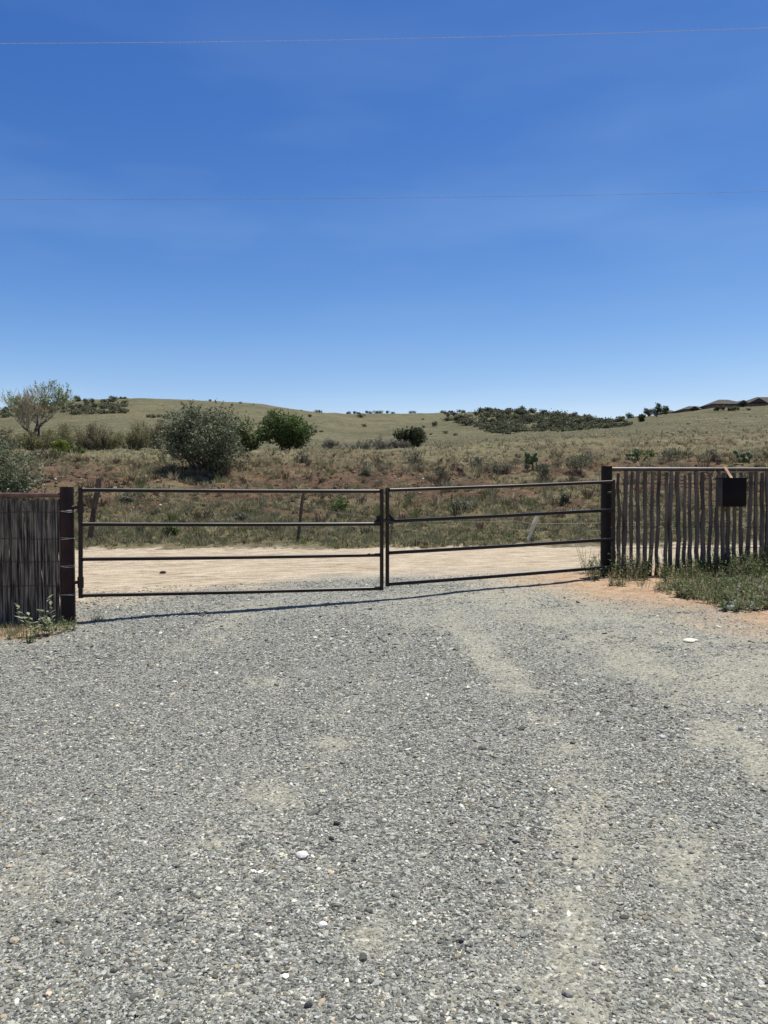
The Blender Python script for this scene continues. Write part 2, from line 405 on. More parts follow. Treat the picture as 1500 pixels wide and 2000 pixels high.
    hill = mix(.8, hill, ramp(noise(1.3, 5, .8), [(.38, (.42, .46, .4)), (.5, (.95, .95, .92)), (.62, (1.2, 1.17, 1.1))]), 'MULTIPLY')
    hill = mix(1.0, hill, ramp(noise(.035, 4, .6), [(.35, (.8, .84, .8)), (.65, (1.14, 1.11, 1.1))]), 'MULTIPLY')
    base = mix(sb.outputs[2], base, hill)
    Lk(base, b.inputs['Base Color']); b.inputs['Roughness'].default_value = .92; b.inputs['Specular IOR Level'].default_value = .15
    # relief
    st1 = math_('MULTIPLY', math_('SUBTRACT', 1, math_('MULTIPLY', d1, 1.3)), math_('ADD', math_('MULTIPLY', h1, .8), .35))
    st2 = math_('MULTIPLY', math_('SUBTRACT', 1, math_('MULTIPLY', d2, 1.3)), math_('ADD', math_('MULTIPLY', h2, .8), .35))
    near = math_('ADD', math_('MULTIPLY', st1, .011), math_('MULTIPLY', st2, .006))
    near = math_('MULTIPLY', near, math_('SUBTRACT', 1, math_('MULTIPLY', math_('MAXIMUM', sa.outputs[0], math_('MULTIPLY', sa.outputs[1], .8)), .75)))
    near = math_('MULTIPLY', near, math_('SUBTRACT', 1, math_('MULTIPLY', sa.outputs[2], .7)))
    near = math_('ADD', near, math_('MULTIPLY', noise(30, 6, .7), .004))
    off = math_('MAXIMUM', math_('MAXIMUM', sb.outputs[0], sb.outputs[1]), sb.outputs[2])
    farb = math_('ADD', math_('MULTIPLY', noise(5, 6, .7), .14), math_('MULTIPLY', noise(.8, 6, .75), math_('MULTIPLY', sb.outputs[2], .9)))
    hgt = math_('ADD', math_('MULTIPLY', near, math_('SUBTRACT', 1, off)), math_('MULTIPLY', farb, off))
    bu = N('ShaderNodeBump'); bu.inputs['Distance'].default_value = 1; bu.inputs['Strength'].default_value = 1
    Lk(hgt, bu.inputs['Height']); Lk(bu.outputs[0], b.inputs['Normal'])
    return m
M_GROUND = ground_material()

# ------------------------------------------------------------------ ground zones
GATE_A, GATE_B = (-3.6, 9.0), (3.4, 11.2)
def gate_line(x): return GATE_A[1] + (np.asarray(x) - GATE_A[0]) * (GATE_B[1] - GATE_A[1]) / (GATE_B[0] - GATE_A[0])
def gp(px, py):
    q = on_ground(px, py); return (q.x, q.y)
dust_tracks = [([(880, 1190), (930, 1260), (1040, 1370), (1120, 1470), (1150, 1560), (1100, 1720), (1080, 1950)], .20, .75),
               ([(1000, 1165), (1120, 1230), (1290, 1330), (1420, 1450), (1560, 1540)], .24, .8),
               ([(1080, 1150), (1250, 1215), (1420, 1290), (1600, 1380)], .30, .85),
               ([(830, 1165), (760, 1290), (560, 1560), (420, 1800)], .16, .42),
               ([(470, 1180), (440, 1215), (400, 1260)], .4, .55),
               ([(1290, 1600), (1340, 1690), (1330, 1800)], .13, .6)]
dust_blobs = [(20, 1740, .26, 1.0), (730, 1830, .16, .7), (540, 1550, .2, .6), (520, 1335, .28, .6), (1060, 1900, .2, .7), (440, 1960, .13, .5),
              (1130, 1480, .25, .7), (860, 1930, .12, .5), (640, 1690, .1, .4), (880, 1220, .5, .6), (400, 1640, .14, .5), (1320, 1650, .2, .7), (700, 1450, .2, .45)]
def seg_dist(x, y, pts):
    d = np.full(x.shape, 1e9)
    for (ax, ay), (bx, by) in zip(pts, pts[1:]):
        vx, vy = bx - ax, by - ay; t = np.clip(((x - ax) * vx + (y - ay) * vy) / (vx * vx + vy * vy), 0, 1)
        d = np.minimum(d, np.hypot(x - ax - t * vx, y - ay - t * vy))
    return d
TR = [([gp(*q) for q in pts], wd, st) for pts, wd, st in dust_tracks]
BL = [(*gp(px, py), r, s) for px, py, r, s in dust_blobs]
soil_a, soil_b = gp(1055, 1133), gp(1500, 1222)
WIDE = [gp(940, 1160), gp(1200, 1215), gp(1500, 1330), gp(1750, 1450)]
def zones(x, y):
    x = np.asarray(x, float); y = np.asarray(y, float)
    n1 = fbm(x, y, 1.2, 31); n2 = fbm(x, y, .35, 32); n3 = fbm(x, y, .1, 33, 3)
    dust = np.zeros_like(x)
    for pts, wd, st in TR:
        dd = seg_dist(x, y, pts); dust = np.maximum(dust, st * np.exp(-(dd / wd) ** 2 * .9))
    for bx, by, r, s in BL:
        dust = np.maximum(dust, s * np.exp(-(((x - bx) / r) ** 2 + ((y - by) / r) ** 2) * .8))
    dust = np.maximum(dust, .62 * np.exp(-(seg_dist(x, y, WIDE) / 1.5) ** 2))
    dust = .92 * sm(.2, .85, dust * (.1 + 1.5 * n2) * (.1 + 1.75 * n3) + .22 * n1)
    right = sm(-1.0, 2.6, x + (n1 - .5) * 3)
    comp = .85 * sm(.35, .9, .22 + .42 * right + (n1 - .5) * 1.1 + .3 * dust + .35 * sm(6, 9.5, y))
    g = y - gate_line(x)
    road = sm(.2, 2.2, g + (n1 - .5) * 2.2 - 1.2 * np.exp(-((x + .6) / 2.3) ** 2)) * .95
    road = np.maximum(road, sm(-1.5, 1.2, g + (x - 1.0) * .5 + (n1 - .5) * 2) * sm(.5, 2, x) * .6)
    vx, vy = soil_b[0] - soil_a[0], soil_b[1] - soil_a[1]; ln = math.hypot(vx, vy)
    sdist = -((x - soil_a[0]) * vy - (y - soil_a[1]) * vx) / ln      # positive on the fence side
    soil = sm(-1.0, .5, sdist + (n1 - .5) * .7 + (n2 - .5) * .7) * (1 - sm(.3, 1.6, g)) * sm(1.3, 2.3, x + (n2 - .5) * .5)
    dust = np.maximum(dust, sm(-2.0, .2, sdist + (n2 - .5) * 1.6) * .6 * (1 - sm(.5, 1.5, g)) * sm(-.5, 2.0, x))
    ls = sm(-.18, .18, -3.62 - x + (n2 - .5) * .5) * sm(7.85, 8.25, y + (n2 - .5) * .6 + (x + 3.9) * .25) * (1 - sm(9.0, 9.5, y + (n2 - .5) * .5))
    orange = np.maximum(soil, ls * .85)
    bank = sm(17.0, 17.6, y + (n2 - .5) * 1.3 + (n3 - .5) * .6)
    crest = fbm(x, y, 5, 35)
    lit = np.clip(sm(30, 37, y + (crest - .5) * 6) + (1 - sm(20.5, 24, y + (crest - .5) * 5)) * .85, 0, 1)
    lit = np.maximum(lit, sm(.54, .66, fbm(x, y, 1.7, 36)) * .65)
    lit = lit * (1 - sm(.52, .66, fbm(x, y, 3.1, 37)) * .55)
    hillw = sm(42, 75, y)
    # reddish dry band high on the right-hand slope
    redb = sm(36, 44, y) * (1 - sm(60, 80, y)) * sm(4, 9, x) * sm(.45, .6, fbm(x, y, 2.4, 38))
    return dust, comp, road * (1 - bank), orange * (1 - bank), bank, lit * bank * (1 - .6 * redb), hillw * (1 - .55 * redb)

# one sheet: rows in depth, columns fanning out, cut along its own edges into named pieces
def build_ground():
    ys = np.concatenate([[-14, -9, -5, -2.5, -1, 0, .6, 1.0, 1.3], np.exp(np.arange(math.log(1.5), math.log(17.0), .0075)),
                         np.arange(17.05, 37, .11), np.exp(np.arange(math.log(37.1), math.log(900), .014))])
    s = np.linspace(-1, 1, 420)
    ext = np.array([1.12, 1.3, 1.6, 2.2, 3.2])
    sc = np.concatenate([-ext[::-1], s, ext])
    Y, Sg = np.meshgrid(ys, sc, indexing='ij')
    yp = np.maximum(Y, 0)
    X = np.where(np.abs(Sg) <= 1, Sg * (.62 * yp + 1.3), np.sign(Sg) * ((.62 * yp + 1.3) + (np.abs(Sg) - 1) * (.3 * yp + 7)))
    Z = height(X.ravel(), Y.ravel()).reshape(X.shape)
    zn = [q.reshape(X.shape) for q in zones(X.ravel(), Y.ravel())]
    nr, nc = X.shape
    idx = np.arange(nr * nc).reshape(nr, nc)
    quads = np.stack([idx[:-1, :-1], idx[:-1, 1:], idx[1:, 1:], idx[1:, :-1]], -1).reshape(-1, 4)
    V = np.stack([X, Y, Z], -1).reshape(-1, 3)
    A = np.stack([zn[0], zn[1], zn[2], zn[3]], -1).reshape(-1, 4); B = np.stack([zn[4], zn[5], zn[6], np.ones_like(zn[0])], -1).reshape(-1, 4)
    cx = V[quads].mean(1)
    reg = np.where(cx[:, 1] < gate_line(np.clip(cx[:, 0], -8, 8)), 0, np.where(cx[:, 1] < 17.3, 1, np.where(cx[:, 1] < 40, 2, 3)))
    for k, nm in enumerate(('gravel_driveway', 'dirt_road', 'earth_bank', 'hills')):
        q = quads[reg == k]; used, inv = np.unique(q, return_inverse=True)
        o = mesh(nm, V[used], inv.reshape(-1, 4), M_GROUND, smooth=True)
        for an, D in (('ZoneA', A), ('ZoneB', B)):
            a = o.data.attributes.new(an, 'FLOAT_COLOR', 'POINT'); a.data.foreach_set('color', D[used].astype(np.float32).ravel())
        tag(o, kind='structure')
build_ground()

# ------------------------------------------------------------------ scattered stuff
ICO = None
def ico():
    t = (1 + 5 ** .5) / 2
    v = np.array([(-1, t, 0), (1, t, 0), (-1, -t, 0), (1, -t, 0), (0, -1, t), (0, 1, t), (0, -1, -t), (0, 1, -t), (t, 0, -1), (t, 0, 1), (-t, 0, -1), (-t, 0, 1)], float)
    v /= np.linalg.norm(v[0])
    f = np.array([(0, 11, 5), (0, 5, 1), (0, 1, 7), (0, 7, 10), (0, 10, 11), (1, 5, 9), (5, 11, 4), (11, 10, 2), (10, 7, 6), (7, 1, 8), (3, 9, 4), (3, 4, 2), (3, 2, 6), (3, 6, 8), (3, 8, 9), (4, 9, 5), (2, 4, 11), (6, 2, 10), (8, 6, 7), (9, 8, 1)])
    return v, f
def stones(name, x, y, r, col, flat=(.35, .7), sink=.25, seed=1):
    g = np.random.default_rng(seed); v, f = ico(); n = len(x)
    protos = np.array([v * (1 + g.uniform(-.32, .22, (12, 1))) for _ in range(24)])
    k = g.integers(0, 24, n); a = g.uniform(0, 6.283, n)
    sc = np.stack([r * g.uniform(.8, 1.35, n), r * g.uniform(.55, .95, n), r * g.uniform(flat[0], flat[1], n)], -1)
    W = protos[k] * sc[:, None, :]
    tilt = g.uniform(-.35, .35, n)
    ct, st = np.cos(tilt)[:, None], np.sin(tilt)[:, None]
    W = np.stack([W[..., 0] * ct - W[..., 2] * st, W[..., 1], W[..., 0] * st + W[..., 2] * ct], -1)
    ca, sa = np.cos(a)[:, None], np.sin(a)[:, None]
    W = np.stack([W[..., 0] * ca - W[..., 1] * sa, W[..., 0] * sa + W[..., 1] * ca, W[..., 2]], -1)
    z = height(x, y)
    W = W + np.stack([x, y, z + sc[:, 2] * (1 - 2 * sink) * .8], -1)[:, None, :]
    Fc = f[None] + (np.arange(n) * 12)[:, None, None]
    return mesh(name, W.reshape(-1, 3), Fc.reshape(-1, 3), M_ROCK, col=np.repeat(col, 12, 0))
def gravel_colour(n, g):
    t = g.random(n); base = np.interp(t, [0, .25, .6, .85, .95, 1], [.065, .155, .25, .345, .45, .68])
    tint = np.stack([1 + g.normal(0, .03, n), np.full(n, 1.01), 1 + g.normal(-.09, .05, n)], -1)
    c = base[:, None] * tint
    warm = g.random(n) < .07; c[warm] *= np.array([1.18, 1.0, .8])
    return c
def build_gravel():
    g = np.random.default_rng(21); xs = []; ys = []; rs = []
    for d0, d1, dens, rm in ((1.7, 3.0, 11500, .0056), (3.0, 4.5, 8200, .0063), (4.5, 6.5, 4600, .0072), (6.5, 9.0, 2600, .0094), (9.0, 12.0, 1500, .011)):
        n = int(dens * (d1 - d0) * (1.15 * (d0 + d1) / 2 + .6))
        y = g.uniform(d0, d1, n); x = g.uniform(-1, 1, n) * (.57 * y + .3)
        r = rm * np.exp(g.normal(-.15, .42, n))
        dz, cm, rd, og, *_ = zones(x, y)
        keep = g.random(n) < (1 - .8 * np.clip(dz, 0, 1)) * (1 - .9 * og) * (1 - .3 * cm) * (1 - .8 * rd) * (.35 + 1.1 * fbm(x, y, .5, 44))
        r = r * (1 - .25 * cm) * (.8 + .45 * fbm(x, y, .7, 45))
        xs.append(x[keep]); ys.append(y[keep]); rs.append(r[keep])
    x = np.concatenate(xs); y = np.concatenate(ys); r = np.concatenate(rs)
    o = stones('gravel', x, y, r, gravel_colour(len(x), g), flat=(.2, .5), seed=3)
    tag(o, 'loose grey crushed gravel covering the driveway in front of the gate', 'gravel', kind='stuff')
build_gravel()

def big_stone(name, px, py, wpx, hpx, col, label, group=None, seed=0):
    q = on_ground(px, py); k = q.y / F
    g = np.random.default_rng(seed); v, f = ico()
    # one subdivision for a rounder, chipped stone
    import bmesh
    bm = bmesh.new(); vs = [bm.verts.new(p) for p in v]; [bm.faces.new([vs[i] for i in t]) for t in f]
    bmesh.ops.subdivide_edges(bm, edges=bm.edges, cuts=1, use_grid_fill=True)
    W = np.array([p.co.normalized() for p in bm.verts]); bm.verts.index_update(); Fc = np.array([[p.index for p in t.verts] for t in bm.faces]); bm.free()
    W = W * (1 + g.uniform(-.14, .1, (len(W), 1))) * np.array([wpx * k / 2, wpx * k / 2 * .75, hpx * k / 2 * 1.15])
    o = mesh(name, W, Fc, M_ROCK, col=np.tile(col, (len(W), 1)) * g.uniform(.9, 1.1, (len(W), 1)), loc=(q.x, q.y, q.z + hpx * k * .28))
    return tag(o, label, 'stone', group or 'larger stones lying on the gravel')
big_stone('stone', 590, 1675, 26, 14, (.78, .74, .66), 'large white flat stone lying on the gravel, widest of the pale stones', seed=1)
big_stone('stone', 630, 1810, 20, 11, (.82, .78, .70), 'small white stone on the gravel nearest the bottom edge', seed=2)
big_stone('stone', 751, 1607, 11, 9, (.75, .66, .55), 'small cream stone on the gravel near the middle', seed=3)
big_stone('stone', 1350, 1253, 28, 7, (.8, .74, .64), 'long flat white stone on the dusty gravel beside the orange soil', seed=4)
big_stone('stone', 657, 1612, 13, 9, (.035, .035, .037), 'small black stone on the gravel, farther of the dark pair', seed=5)
big_stone('stone', 647, 1642, 12, 10, (.04, .04, .042), 'small black stone on the gravel, nearer of the dark pair', seed=6)
big_stone('stone', 602, 1967, 17, 12, (.05, .052, .056), 'dark charcoal stone at the bottom edge of the gravel', seed=7)
big_stone('stone', 1447, 1426, 12, 10, (.42, .42, .40), 'grey rounded stone on the gravel below the picket fence', seed=8)
big_stone('stone', 1390, 1991, 17, 14, (.55, .46, .38), 'pinkish tan rounded stone in the bottom right gravel', seed=9)
big_stone('stone', 318, 1120, 13, 6, (.05, .04, .035), 'dark stone on the pale dirt road behind the gate', seed=10)

# loose rocks on the bank
def build_bank_rocks():
    g = np.random.default_rng(31); n = 15000
    y = g.uniform(18.5, 37, n); x = g.uniform(-1, 1, n) * (.6 * y + 1)
    m = fbm(x, y, 2.6, 51); keep = (g.random(n) < sm(.4, .68, m) * sm(21, 25, y) + .06)
    x, y = x[keep], y[keep]; r = .03 * np.exp(g.normal(0, .55, len(x)))
    t = g.random(len(x)); c = np.where(t[:, None] < .62, np.array([.08, .055, .038]), np.where(t[:, None] < .94, np.array([.22, .15, .095]), np.array([.6, .54, .44])))
    c = c * g.uniform(.7, 1.2, (len(x), 1))
    tag(stones('rocks', x, y, r, c, (.5, .9), .25, 5), 'scattered brown and white rocks strewn over the earth bank', 'rocks', kind='stuff')
build_bank_rocks()

def blades(x, y, h, nb, width, col, seed, spread=.5, lean=.5):
    """tufts of grass: nb blades each, bent triangles"""
    g = np.random.default_rng(seed); n = len(x)
    x = np.repeat(x, nb); y = np.repeat(y, nb); H = np.repeat(h, nb) * g.uniform(.45, 1.15, n * nb); c = np.repeat(col, nb, 0) * g.uniform(.75, 1.25, (n * nb, 1))
    a = g.uniform(0, 6.283, n * nb); r = np.sqrt(g.random(n * nb)) * H * spread * .5
    bx = x + np.cos(a) * r; by = y + np.sin(a) * r; bz = height(bx, by) - .02
    le = g.uniform(.1, 1, n * nb) * lean
    tx = bx + np.cos(a) * H * le; ty = by + np.sin(a) * H * le; tz = bz + H * np.sqrt(np.maximum(1 - le * le * .7, .2))
    q = g.uniform(0, 6.283, n * nb); wv = H * 0 + width * g.uniform(.6, 1.4, n * nb)
    ox, oy = np.cos(q) * wv, np.sin(q) * wv
    mx_, my_, mz_ = bx * .55 + tx * .45, by * .55 + ty * .45, bz * .42 + tz * .58
    V = np.stack([np.stack([bx - ox * .6, by - oy * .6, bz], -1), np.stack([bx + ox * .6, by + oy * .6, bz], -1),
                  np.stack([mx_ + ox * .8, my_ + oy * .8, mz_], -1), np.stack([tx, ty, tz], -1), np.stack([mx_ - ox * .8, my_ - oy * .8, mz_], -1)], 1)
    Fc = np.arange(n * nb * 5).reshape(-1, 5)
    return V.reshape(-1, 3), Fc, np.repeat(c, 5, 0)

STRAW, GREYG, GREEN, BROWN = np.array([.48, .42, .26]), np.array([.26, .255, .16]), np.array([.155, .19, .07]), np.array([.135, .10, .07])
def pick_cols(n, g, w):
    k = g.choice(4, n, p=np.array(w) / sum(w)); return np.stack([STRAW, GREYG, GREEN, BROWN])[k] * g.uniform(.8, 1.2, (n, 1))
def build_grass():
    g = np.random.default_rng(41); parts = []
    def band(n, y0, y1, w, h, wid, nb, dens, seed, lean=.55):
        y = g.uniform(y0, y1, n); x = g.uniform(-1, 1, n) * (.6 * y + 1)
        k = g.random(n) < dens(x, y); x, y = x[k], y[k]
        hh = h * np.exp(g.normal(0, .35, len(x))) * (.6 + .8 * fbm(x, y, 3, 63))
        parts.append(blades(x, y, hh, nb, wid, pick_cols(len(x), g, w), seed, lean=lean))
    edge = lambda x, y: sm(17.1, 17.9, y + (fbm(x, y, .8, 61) - .5) * 1.6)
    cl = lambda x, y, a, b, sc=.9: sm(a, b, .55 * fbm(x, y, sc, 36, 3) + .45 * fbm(x, y, sc * 3.2, 39, 3))
    band(25000, 17.0, 24.0, (.26, .50, .18, .10), .115, .009, 13, lambda x, y: edge(x, y) * (.2 + cl(x, y, .34, .58)) * (1 - .5 * sm(20, 24, y)), 1, .95)
    band(16000, 21, 33, (.24, .38, .05, .36), .13, .011, 12, lambda x, y: cl(x, y, .47, .66) * .85 + .03, 2, .95)
    band(1500, 19, 34, (.3, .4, .12, .3), .26, .012, 34, lambda x, y: .3 + cl(x, y, .45, .65), 6, .85)
    band(9000, 30, 44, (.55, .36, .03, .08), .15, .016, 10, lambda x, y: .2 + .7 * cl(x, y, .4, .62), 3, .9)
    V = np.concatenate([p[0] for p in parts]); off = np.cumsum([0] + [len(p[0]) for p in parts[:-1]])
    Fc = np.concatenate([p[1] + o for p, o in zip(parts, off)]); c = np.concatenate([p[2] for p in parts])
    tag(mesh('grass', V, Fc, M_GRASS, col=c), 'dry tufted grass covering the bank behind the dirt road', 'grass', kind='stuff')
    parts.clear()
    band(9000, 42, 80, (.48, .42, .04, .06), .17, .03, 7, lambda x, y: .15 + .6 * sm(.42, .62, fbm(x, y, 4, 65)), 4, .9)
    band(9000, 75, 170, (.5, .44, .02, .04), .2, .06, 5, lambda x, y: .1 + .5 * sm(.45, .65, fbm(x, y, 8, 66)), 5, .9)
    V = np.concatenate([p[0] for p in parts]); off = np.cumsum([0] + [len(p[0]) for p in parts[:-1]])
    Fc = np.concatenate([p[1] + o for p, o in zip(parts, off)]); c = np.concatenate([p[2] for p in parts])
    tag(mesh('meadow_grass', V, Fc, M_GRASS, col=c), 'thin straw grass on the slopes beyond the bank', 'grass', kind='stuff')
build_grass()

# ------------------------------------------------------------------ shrubs and trees
def leaf_quads(c, size, col, g, up=.3, aspect=.5):
    n = len(c)
    nrm = g.normal(0, 1, (n, 3)); nrm[:, 2] = np.abs(nrm[:, 2]) + up; nrm /= np.linalg.norm(nrm, axis=1)[:, None]
    t = g.normal(0, 1, (n, 3)); t -= nrm * (t * nrm).sum(1)[:, None]; t /= np.linalg.norm(t, axis=1)[:, None]
    b = np.cross(nrm, t); L_ = (size * g.uniform(.6, 1.4, n))[:, None] if np.ndim(size) == 0 else (size * g.uniform(.7, 1.3, n))[:, None]
    V = np.stack([c - t * L_, c + b * L_ * aspect, c + t * L_, c - b * L_ * aspect], 1)
    return V.reshape(-1, 3), np.arange(4 * n).reshape(-1, 4), np.repeat(col, 4, 0)
def vary(base, n, g, amt=.25, tips=None):
    c = np.tile(np.array(base, float), (n, 1)) * g.uniform(1 - amt, 1 + amt, (n, 1))
    c[:, 0] *= g.uniform(.88, 1.12, n)
    return c
def crook(p0, p1, n, amt, rr):
    p0, p1 = Vector(p0), Vector(p1); L_ = (p1 - p0).length; out = []
    b1 = Vector((rr.uniform(-1, 1), rr.uniform(-1, 1), rr.uniform(-.3, .6))) * amt * L_
    for i in range(n):
        t = i / (n - 1)
        out.append(p0.lerp(p1, t) + b1 * math.sin(t * math.pi) + Vector((rr.gauss(0, 1), rr.gauss(0, 1), rr.gauss(0, .5))) * amt * .18 * L_ * (0 < i < n - 1))
    return out

def dome_shrub(name, label, cat, loc, wdt, hgt, seed, leaf_n, leaf_s, cols, group=None, lobes=34, stems=12, base=.03, bark=None, lobe_r=.2, depth=None, fill=.35, stem_name='stems'):
    g = np.random.default_rng(seed); rr = random.Random(seed); dp = depth or wdt * .8
    root = thing(name, label, cat, loc, group)
    ctr = []; rad = []
    while len(ctr) < lobes:
        a = rr.uniform(0, 6.283); e = math.asin(rr.uniform(-.85, 1)); k = rr.uniform(.5, .86) if len(ctr) < lobes * .75 else rr.uniform(.1, .5)
        p = Vector((math.cos(a) * math.cos(e) * wdt / 2 * k, math.sin(a) * math.cos(e) * dp / 2 * k, hgt * (base + (.40 + .52 * math.sin(e) * k) * (1 - base))))
        ctr.append(p); rad.append(lobe_r * min(wdt, hgt) * rr.uniform(.65, 1.35))
    C_ = np.array(ctr); Rr = np.array(rad)
    pr = Rr ** 2; k = g.choice(lobes, leaf_n, p=pr / pr.sum())
    d = g.normal(0, 1, (leaf_n, 3)); d /= np.linalg.norm(d, axis=1)[:, None]
    rad_ = np.where(g.random(leaf_n) < fill, g.random(leaf_n) ** .5, g.uniform(.75, 1.12, leaf_n))
    c = C_[k] + d * (Rr[k] * rad_)[:, None] * np.array([1, 1, .85])
    # sprigs that break the outline
    ns = max(12, leaf_n // 90); sk = g.choice(lobes, ns, p=pr / pr.sum()); sd_ = g.normal(0, 1, (ns, 3)); sd_[:, 2] = np.abs(sd_[:, 2]) + .4; sd_ /= np.linalg.norm(sd_, axis=1)[:, None]
    per = 10; tt = np.tile(np.linspace(.85, 1.42, per), ns)
    sp = np.repeat(C_[sk], per, 0) + np.repeat(sd_ * Rr[sk][:, None], per, 0) * tt[:, None] + g.normal(0, leaf_s * .5, (ns * per, 3))
    c = np.concatenate([c, sp]); c[:, 2] = np.maximum(c[:, 2], .03)
    lobe_tint = g.uniform(.62, 1.32, lobes)
    kk = np.concatenate([k, np.repeat(sk, per)])
    ci = g.choice(len(cols), len(c)); col = np.array(cols, float)[ci] * g.uniform(.75, 1.25, (len(c), 1)) * lobe_tint[kk][:, None]
    V, Fc, cc = leaf_quads(c, leaf_s, col, g)
    mesh('foliage', V, Fc, M_LEAF, root, cc)
    mb = MB()
    ids = sorted(range(lobes), key=lambda i: rr.random())[:stems]
    for i in ids:
        b0 = Vector((rr.gauss(0, .05) * wdt, rr.gauss(0, .05) * wdt, -.08)); pts = crook(b0, ctr[i], 6, .16, rr)
        r0 = .018 * hgt * rr.uniform(.6, 1.2)
        mb.tube(pts, [r0 * (1 - .75 * j / 5) for j in range(6)], 6)
        for _ in range(3):
            s0 = pts[rr.randint(2, 4)]; e = ctr[rr.randrange(lobes)]; e = s0.lerp(e, .7)
            mb.tube(crook(s0, e, 4, .15, rr), [r0 * .45, r0 * .35, r0 * .25, r0 * .12], 5)
    mb.build(stem_name, bark or M_BARK, root)
    return root

def fan_shrub(name, label, cat, loc, wdt, hgt, seed, nstem, leaf_n, leaf_s, cols, group=None, bark=None, flare=1.0, low=.08):
    """upright whippy stems with small leaves strung along them"""
    g = np.random.default_rng(seed); rr = random.Random(seed); root = thing(name, label, cat, loc, group)
    mb = MB(); seg = []
    for i in range(nstem):
        a = rr.uniform(0, 6.283); q = math.sqrt(rr.random())
        b0 = Vector((math.cos(a) * q * wdt * .16, math.sin(a) * q * wdt * .13, -.06))
        e = Vector((math.cos(a) * q * wdt * .5 * flare, math.sin(a) * q * wdt * .4 * flare, hgt * rr.uniform(.4, 1.08) * (1 - .3 * q * q)))
        pts = crook(b0, e, 6, .1, rr); r0 = .011 * hgt * rr.uniform(.6, 1.3)
        mb.tube(pts, [r0 * (1 - .8 * j / 5) for j in range(6)], 5); seg.append(pts)
        for _ in range(3):
            j = rr.randint(2, 4); s0 = pts[j]; e2 = s0 + (pts[5] - s0) * rr.uniform(.5, .9) + Vector((rr.gauss(0, 1), rr.gauss(0, 1), rr.gauss(.2, .5))) * .1 * hgt
            sp = crook(s0, e2, 4, .1, rr); mb.tube(sp, [r0 * .45, r0 * .35, r0 * .25, r0 * .12], 4); seg.append(sp)
    si = g.integers(0, len(seg), leaf_n); tt = g.uniform(low, 1.05, leaf_n) ** 1.15; c = np.zeros((leaf_n, 3))
    for n_, (s_, t_) in enumerate(zip(si, tt)):
        pts = seg[s_]; f_ = min(t_, .999) * (len(pts) - 1); j = int(f_); c[n_] = pts[j].lerp(pts[j + 1], f_ - j)
    c += g.normal(0, .05 * hgt, (leaf_n, 3)); c[:, 2] = np.maximum(c[:, 2], .02)
    col = np.array(cols, float)[g.choice(len(cols), leaf_n)] * g.uniform(.75, 1.25, (leaf_n, 1))
    V, Fc, cc = leaf_quads(c, leaf_s, col, g, aspect=.35)
    mesh('foliage', V, Fc, M_LEAF, root, cc)
    mb.build('stems', bark or M_BARK, root)
    return root

def bare_tree(loc, hgt, seed):
    rr = random.Random(seed); g = np.random.default_rng(seed)
    root = thing('tree', 'nearly bare pale tree with thin branches and dark trunk behind the left brush', 'tree', loc)
    tr = MB(); br = MB(); tips = []
    def grow(p, d, length, r, lvl):
        pts = [p.copy()]; q = p.copy(); dd = d.copy()
        for _ in range(5):
            dd = (dd + Vector((rr.gauss(0, .13), rr.gauss(0, .13), rr.gauss(.06, .08)))).normalized(); q = q + dd * length / 5; pts.append(q.copy())
        rad = [max(.012, r * (1 - .5 * j / 5)) for j in range(6)]
        (tr if lvl <= 1 else br).tube(pts, rad, 7 if lvl < 2 else 4)
        if lvl >= 5: tips.extend(pts[2:]); return
        n = {0: 5, 1: 5, 2: 4, 3: 4, 4: 3}[lvl]
        for i in range(n):
            j = rr.randint(2, 5) if i else 5; a = rr.uniform(0, 6.283); sp = rr.uniform(.35, .75) if lvl else rr.uniform(.35, .7)
            side = Vector((math.cos(a), math.sin(a), .15)); nd = (dd * (1 - sp * .5) + side * sp * (.8 if lvl else .9)).normalized()
            grow(pts[j], nd, length * (rr.uniform(1.0, 1.35) if lvl == 0 else rr.uniform(.6, .84)), rad[j] * .66, lvl + 1)
    grow(Vector((0, 0, -.1)), Vector((.02, 0, 1)), hgt * .2, hgt * .033, 0)
    tr.build('trunk', M_DARKBARK, root); br.build('branches', M_PALEBARK, root)
    tp = np.array(tips); n = 4200
    k = g.integers(0, len(tp), n); mask = fbm(tp[k][:, 0] + 20, tp[k][:, 2], hgt * .16, 77, 2) > .46
    c = tp[k][mask] + g.normal(0, .07, (mask.sum(), 3))
    V, Fc, cc = leaf_quads(c, .09, vary((.24, .33, .17), len(c), g), g)
    mesh('leaves', V, Fc, M_LEAF, root, cc)

OAK = [(.115, .14, .08), (.15, .175, .108), (.08, .10, .053), (.205, .225, .155)]
GRN = [(.09, .14, .04), (.115, .17, .055), (.065, .105, .033)]
OLV = [(.20, .195, .09), (.15, .165, .07), (.25, .23, .12)]
GRY = [(.19, .18, .15), (.14, .14, .105), (.235, .22, .18)]

